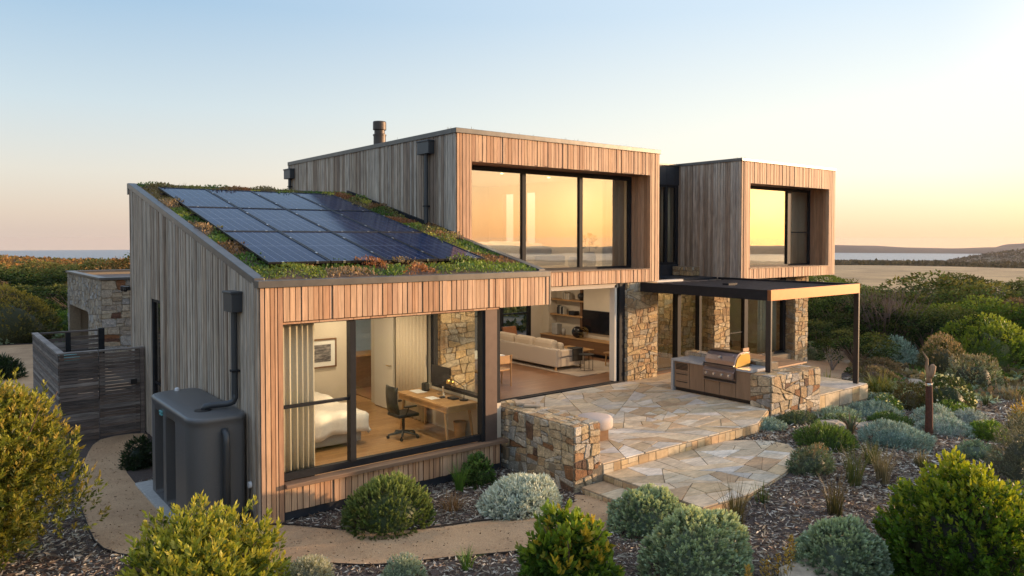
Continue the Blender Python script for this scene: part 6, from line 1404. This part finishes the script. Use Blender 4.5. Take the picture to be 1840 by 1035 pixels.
for row in (
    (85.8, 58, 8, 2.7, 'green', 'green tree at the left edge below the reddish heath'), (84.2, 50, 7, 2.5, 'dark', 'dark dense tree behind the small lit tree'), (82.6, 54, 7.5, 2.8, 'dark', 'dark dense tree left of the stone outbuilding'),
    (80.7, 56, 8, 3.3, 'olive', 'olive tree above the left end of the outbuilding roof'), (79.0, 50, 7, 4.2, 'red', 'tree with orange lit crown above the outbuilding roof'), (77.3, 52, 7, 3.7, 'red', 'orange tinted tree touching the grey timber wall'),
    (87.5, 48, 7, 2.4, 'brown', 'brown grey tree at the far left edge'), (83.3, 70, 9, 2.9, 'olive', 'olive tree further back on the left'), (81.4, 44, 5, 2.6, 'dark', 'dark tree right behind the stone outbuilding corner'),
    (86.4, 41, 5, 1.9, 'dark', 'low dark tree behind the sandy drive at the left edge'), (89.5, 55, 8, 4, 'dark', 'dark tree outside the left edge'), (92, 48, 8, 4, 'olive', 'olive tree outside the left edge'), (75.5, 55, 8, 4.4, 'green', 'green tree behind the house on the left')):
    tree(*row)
bush('small_tree', -.75, 27.4, 3.6, 2.35, OLIVE+[(.2, .17, .03)], 'small rounded tree with yellow lit top beside the sandy drive', n=1300, per=9, L=.1, W=.045, sl=.25, seed=71, amp=.25, freq=3, tippal=[(.32, .24, .05), (.28, .22, .04)], tipz=.35, trunk=limbs(2.4, 2, 7, 8, .05), cat_='tree', base=.35)
bush('lime_shrub', 1.3, 27.8, 1.9, 1.2, LIME, 'lime green bush right of the small yellow topped tree', n=500, per=8, L=.09, W=.04, sl=.2, seed=72)
bush('scrub_shrub', -2.2, 26.9, 2.6, .6, SAGE, 'low sage scrub along the far edge of the sandy drive', n=500, per=8, L=.09, W=.03, sl=.14, seed=73, ry=.6)
bush('scrub_shrub', .2, 26.6, 2.2, .6, OLIVE, 'low olive scrub along the far edge of the sandy drive', n=500, per=8, L=.09, W=.03, sl=.14, seed=74, ry=.6)
# bare dead branches
def dead(az, D, h, label, seed, mat='dead', n=60):
    x, y = at_bearing(az, D); g_ = random.Random(seed); t = thing('bare_shrub', label, 'bare shrub', (x, y, g(x, y)), 'bare branching shrubs'); L = []
    for k in range(n):
        a = g_.uniform(0, 6.28); e = g_.uniform(.2, 1); pts = [(0, 0, -.05)]; q = Vector((0, 0, 0))
        for j in range(5): q = q+Vector((math.cos(a)*e*h*.14, math.sin(a)*e*h*.14, h*.2))+Vector((g_.uniform(-1, 1), g_.uniform(-1, 1), g_.uniform(-.3, .6)))*h*.05; pts.append(tuple(q))
        L.append((pts, [.016, .014, .012, .01, .007, .004]))
        b = pts[3]; L.append(([b, (b[0]+g_.uniform(-.2, .2)*h, b[1]+g_.uniform(-.2, .2)*h, b[2]+.25*h)], [.014, .005]))
    stems(t, 'branch', L, mat, 4)
dead(25.2, 36, 2.9, 'grey bare branching shrub right of the outer pergola post', 1, 'dead_dark', 90)
dead(18.6, 60, 2.6, 'pale dead branches at the far right edge', 4); dead(28.4, 30.5, .8, 'small pale dead stems near the far stone pillar', 5, n=9)

# far masses
def far_clumps(n, fn, pal, size, name, label, per=16):
    pos = [];
    while len(pos) < n:
        p = fn()
        if p: pos.append(p)
    arrs = []
    P = np.array([(x, y, g(x, y)) for x, y in pos]); S = rng.uniform(size[0], size[1], n)
    D = dome_dirs(n*per, 0); idx = np.repeat(np.arange(n), per); ci = rng.integers(0, len(pal), n)
    Q = P[idx]+D*(S[idx]*.75)[:, None]*np.array([1, 1, .55]); L = S[idx]*rng.uniform(.35, .6, n*per)
    v, f, c = leaf_arrays(Q, unit(rng.normal(size=(n*per, 3))+D*.6), L, L*.75, cols(pal, ci[idx], .15))
    o = bpy.data.objects.new(name, mesh_np(name, v, f, c, 'leaf_far')); link(o); tag(o, label, 'scrub', kind='stuff')
def rr(az0, az1, d0, d1, pw=.5, test=None):
    def f():
        az = rnd.uniform(az0, az1); D = (d0**2+(d1**2-d0**2)*rnd.random())**.5 if pw == .5 else d0+(d1-d0)*rnd.random()**pw
        p = at_bearing(az, D); 
        return p if (test is None or test(az, D)) else None
    return f
far_clumps(620, rr(8, 52, 38, 75), DGREEN+DGREEN+OLIVE, (.5, 1.0), 'scrub_undergrowth', 'dense dark scrub filling the ground between the trees on the right', 60)
far_clumps(9000, rr(0, 58, 560, 1560, 1), [(.05, .05, .025), (.07, .06, .03), (.04, .042, .025)], (3, 6.5), 'far_woodland', 'far dark woodland between the golden field and the bay', 12)
far_clumps(2600, rr(72, 100, 60, 345, 1), [(.2, .12, .04), (.24, .12, .04), (.12, .12, .04), (.26, .15, .05), (.08, .09, .03)], (1., 2.), 'coastal_heath', 'orange and green coastal heath on the rise in front of the sea', 26)
far_clumps(420, rr(72, 100, 40, 66), DGREEN+DGREEN+GREEN, (.7, 1.3), 'scrub_undergrowth', 'dense dark scrub between the trees on the left', 60)
far_clumps(900, rr(-60, 8, 30, 120), DGREEN+GREEN+OLIVE, (1, 2.2), 'scrub_undergrowth', 'dark scrub on the slope to the right of the view', 30)
# low cover in the right garden
def gc():
    x, y = rnd.uniform(17, 34), rnd.uniform(-6, 8)
    if pin((x, y), RPATH): return None
    if x < 22.5 and y > 0: return None
    if -4.8 < y < -2.9 and x < 22: return None
    return (x, y)
far_clumps(1000, gc, SAGE+OLIVE+GREEN+PINKB+DRY, (.2, .45), 'ground_cover', 'mixed low ground cover plants on the right garden slope', 46)
def gc2():
    x, y = rnd.uniform(-12, 6), rnd.uniform(26, 34); return (x, y)
far_clumps(200, gc2, SAGE+OLIVE+PINKB, (.25, .55), 'ground_cover', 'low mixed scrub behind the sandy drive', 40)
# bark chips
PATH_BB = PATH_S
keep = []
HOUSEBOX = ((-.05, 4.8, -.0, 12), (4.75, 16.6, -1.9, 12), (-1.08, 0, .1, 3.4), (5.4, 9.4, -4.0, -1.8), (4.9, 5.46, -3.4, -1.8))
while len(keep) < 150000:
    if rnd.random() < .72: x, y = rnd.uniform(-5, 12), rnd.uniform(-9, 3.5)
    else: x, y = rnd.uniform(8, 26), rnd.uniform(-8, 2)
    if any(a < x < b and c < y < d for a, b, c, d in HOUSEBOX) or pin((x, y), PATH_BB) or pin((x, y), RPATH): continue
    keep.append((x, y, g(x, y)))
n = len(keep); P = np.array(keep); P[:, 2] += rng.uniform(.004, .04, n)
D = unit(np.stack([rng.normal(size=n), rng.normal(size=n), rng.normal(size=n)*.22], 1))
far = np.clip((P[:, 0]-6)/12, 0, 1)
L = rng.uniform(.035, .13, n)*(1+far*.6)
CH = [(.38, .33, .28), (.24, .19, .15), (.55, .50, .45), (.12, .09, .08), (.09, .06, .05), (.3, .23, .19), (.2, .13, .1), (.66, .62, .56)]
o = bpy.data.objects.new('bark_mulch', mesh_np('bark_mulch', *leaf_arrays(P, D, L, L*.16+.006, cols(CH, rng.integers(0, len(CH), n), .25)), 'bark_chip' if False else 'leaf_silver'))
link(o); tag(o, 'grey brown bark chip mulch covering the garden beds', 'mulch', kind='stuff')
# twigs and grit on the sandy path
keep = []
while len(keep) < 1800:
    x, y = rnd.uniform(-2.2, 5.3), rnd.uniform(-3.5, 7)
    if pin((x, y), PATH_S): keep.append((x, y, g(x, y)+.014))
P = np.array(keep); n = len(P); D = unit(np.stack([rng.normal(size=n), rng.normal(size=n), rng.uniform(0, .3, n)], 1)); L = rng.uniform(.006, .045, n)
o = bpy.data.objects.new('path_litter', mesh_np('path_litter', *leaf_arrays(P, D, L, L*.5, cols([(.2, .13, .07), (.45, .33, .22), (.12, .08, .05), (.35, .25, .16)], rng.integers(0, 4, n), .2)), 'leaf_silver')); link(o); tag(o, 'tiny twigs and grit scattered on the sandy path', 'leaf litter', kind='stuff')

# ------------------------------------------------------------------ sky, sun, air, camera
SUN_AZ, SUN_EL = -27., 6.5
w = bpy.data.worlds.new('World'); scene.world = w; w.use_nodes = True; nt = w.node_tree; nt.nodes.clear()
out = nt.nodes.new('ShaderNodeOutputWorld'); bg = nt.nodes.new('ShaderNodeBackground'); bg2 = nt.nodes.new('ShaderNodeBackground'); add = nt.nodes.new('ShaderNodeAddShader')
sky = nt.nodes.new('ShaderNodeTexSky'); sky.sky_type = 'NISHITA'; sky.sun_disc = False; sky.sun_elevation = R(SUN_EL); sky.sun_rotation = R(90-SUN_AZ); sky.altitude = 50; sky.air_density = 1.; sky.dust_density = 2.; sky.ozone_density = 1.5
bg.inputs[1].default_value = .05
tc = nt.nodes.new('ShaderNodeTexCoord'); sep = nt.nodes.new('ShaderNodeSeparateXYZ'); nt.links.new(tc.outputs['Generated'], sep.inputs[0])
mz = nt.nodes.new('ShaderNodeMath'); mz.operation = 'MAXIMUM'; mz.inputs[1].default_value = .0; nt.links.new(sep.outputs[2], mz.inputs[0])
cmb = nt.nodes.new('ShaderNodeCombineXYZ'); nt.links.new(sep.outputs[0], cmb.inputs[0]); nt.links.new(sep.outputs[1], cmb.inputs[1])
mz2 = nt.nodes.new('ShaderNodeMath'); mz2.operation = 'MAXIMUM'; mz2.inputs[1].default_value = .01; nt.links.new(sep.outputs[2], mz2.inputs[0]); nt.links.new(mz2.outputs[0], cmb.inputs[2]); nt.links.new(cmb.outputs[0], sky.inputs[0]); nt.links.new(sky.outputs[0], bg.inputs[0])
# horizontal direction dot sun azimuth
hv = nt.nodes.new('ShaderNodeCombineXYZ'); nt.links.new(sep.outputs[0], hv.inputs[0]); nt.links.new(sep.outputs[1], hv.inputs[1])
nrm = nt.nodes.new('ShaderNodeVectorMath'); nrm.operation = 'NORMALIZE'; nt.links.new(hv.outputs[0], nrm.inputs[0])
dt_ = nt.nodes.new('ShaderNodeVectorMath'); dt_.operation = 'DOT_PRODUCT'; dt_.inputs[1].default_value = (math.cos(R(SUN_AZ)), math.sin(R(SUN_AZ)), 0); nt.links.new(nrm.outputs[0], dt_.inputs[0])
az = nt.nodes.new('ShaderNodeMapRange'); az.inputs[1].default_value = -1; az.inputs[2].default_value = 1; nt.links.new(dt_.outputs['Value'], az.inputs[0])
def sr(stops): return ramp(nt, mz.outputs[0], stops)
away = sr([(0, (.51, .41, .36)), (.03, (.53, .44, .38)), (.08, (.53, .49, .45)), (.16, (.42, .48, .52)), (.28, (.25, .37, .50)), (.45, (.27, .39, .57)), (1, (.5, .58, .72))])
side = sr([(0, (.78, .50, .32)), (.03, (.80, .58, .40)), (.08, (.78, .69, .57)), (.16, (.66, .65, .59)), (.28, (.48, .56, .63)), (.45, (.42, .52, .65)), (1, (.5, .58, .72))])
near = sr([(0, (1.25, .50, .19)), (.04, (1.42, .66, .27)), (.10, (1.45, .84, .42)), (.2, (1.3, 1.0, .68)), (.36, (1.0, .96, .85)), (.6, (.6, .68, .8)), (1, (.5, .58, .72))])
def mixc(f0, f1, a, b):
    mr = nt.nodes.new('ShaderNodeMapRange'); mr.interpolation_type = 'SMOOTHSTEP'; mr.inputs[1].default_value = f0; mr.inputs[2].default_value = f1; nt.links.new(az.outputs[0], mr.inputs[0])
    mx = nt.nodes.new('ShaderNodeMix'); mx.data_type = 'RGBA'; nt.links.new(mr.outputs[0], mx.inputs[0]); nt.links.new(a, mx.inputs[6]); nt.links.new(b, mx.inputs[7]); return mx.outputs[2]
c1 = mixc(.28, .83, away.outputs[0], side.outputs[0]); c2 = mixc(.82, .99, c1, near.outputs[0])
nt.links.new(c2, bg2.inputs[0]); bg2.inputs[1].default_value = .93
nt.links.new(bg.outputs[0], add.inputs[0]); nt.links.new(bg2.outputs[0], add.inputs[1]); nt.links.new(add.outputs[0], out.inputs[0])
S = bpy.data.lights.new('sun', 'SUN'); S.energy = 4.6; S.angle = R(2.0); S.color = (1, .65, .38); so = bpy.data.objects.new('sun', S); link(so)
dv = Vector((math.cos(R(SUN_AZ))*math.cos(R(SUN_EL)), math.sin(R(SUN_AZ))*math.cos(R(SUN_EL)), math.sin(R(SUN_EL))))
so.rotation_euler = dv.to_track_quat('Z', 'Y').to_euler(); so.location = (20, -20, 20)

HAZE = True
if HAZE:
    m = MB(); m.box(-3600, 3600, -3600, 3600, -60, 9.2); m_, nt_, out_ = new_mat('haze_air'); pv = nt_.nodes.new('ShaderNodeVolumePrincipled')
    pv.inputs['Color'].default_value = (.9, .8, .78, 1); pv.inputs['Density'].default_value = .00008; pv.inputs['Anisotropy'].default_value = .2; nt_.links.new(pv.outputs[0], out_.inputs['Volume'])
    tag(m.build('haze', m_), kind='stuff')

cam = bpy.data.cameras.new('camera'); co_ = bpy.data.objects.new('camera', cam); link(co_); scene.camera = co_
cam.sensor_width = 36; cam.lens = 1348/1840*36; cam.shift_y = -(517.5-(430+1348*math.tan(R(1.55))))/1840; cam.clip_end = 12000; cam.clip_start = .1
co_.location = (-4.03, -11.22, 4.27); co_.rotation_euler = (R(90-1.55), 0, R(51.6-90))
vs = scene.view_settings; vs.view_transform = 'Standard'; vs.look = 'None'; vs.gamma = 1; vs.exposure = 0.48; vs.use_curve_mapping = False
scene.cycles.max_bounces = 8; scene.cycles.diffuse_bounces = 3; scene.cycles.glossy_bounces = 4; scene.cycles.transparent_max_bounces = 16; scene.cycles.transmission_bounces = 4; scene.cycles.volume_bounces = 0
scene.cycles.sample_clamp_indirect = 6; scene.cycles.caustics_reflective = False; scene.cycles.caustics_refractive = False; scene.cycles.use_denoising = True
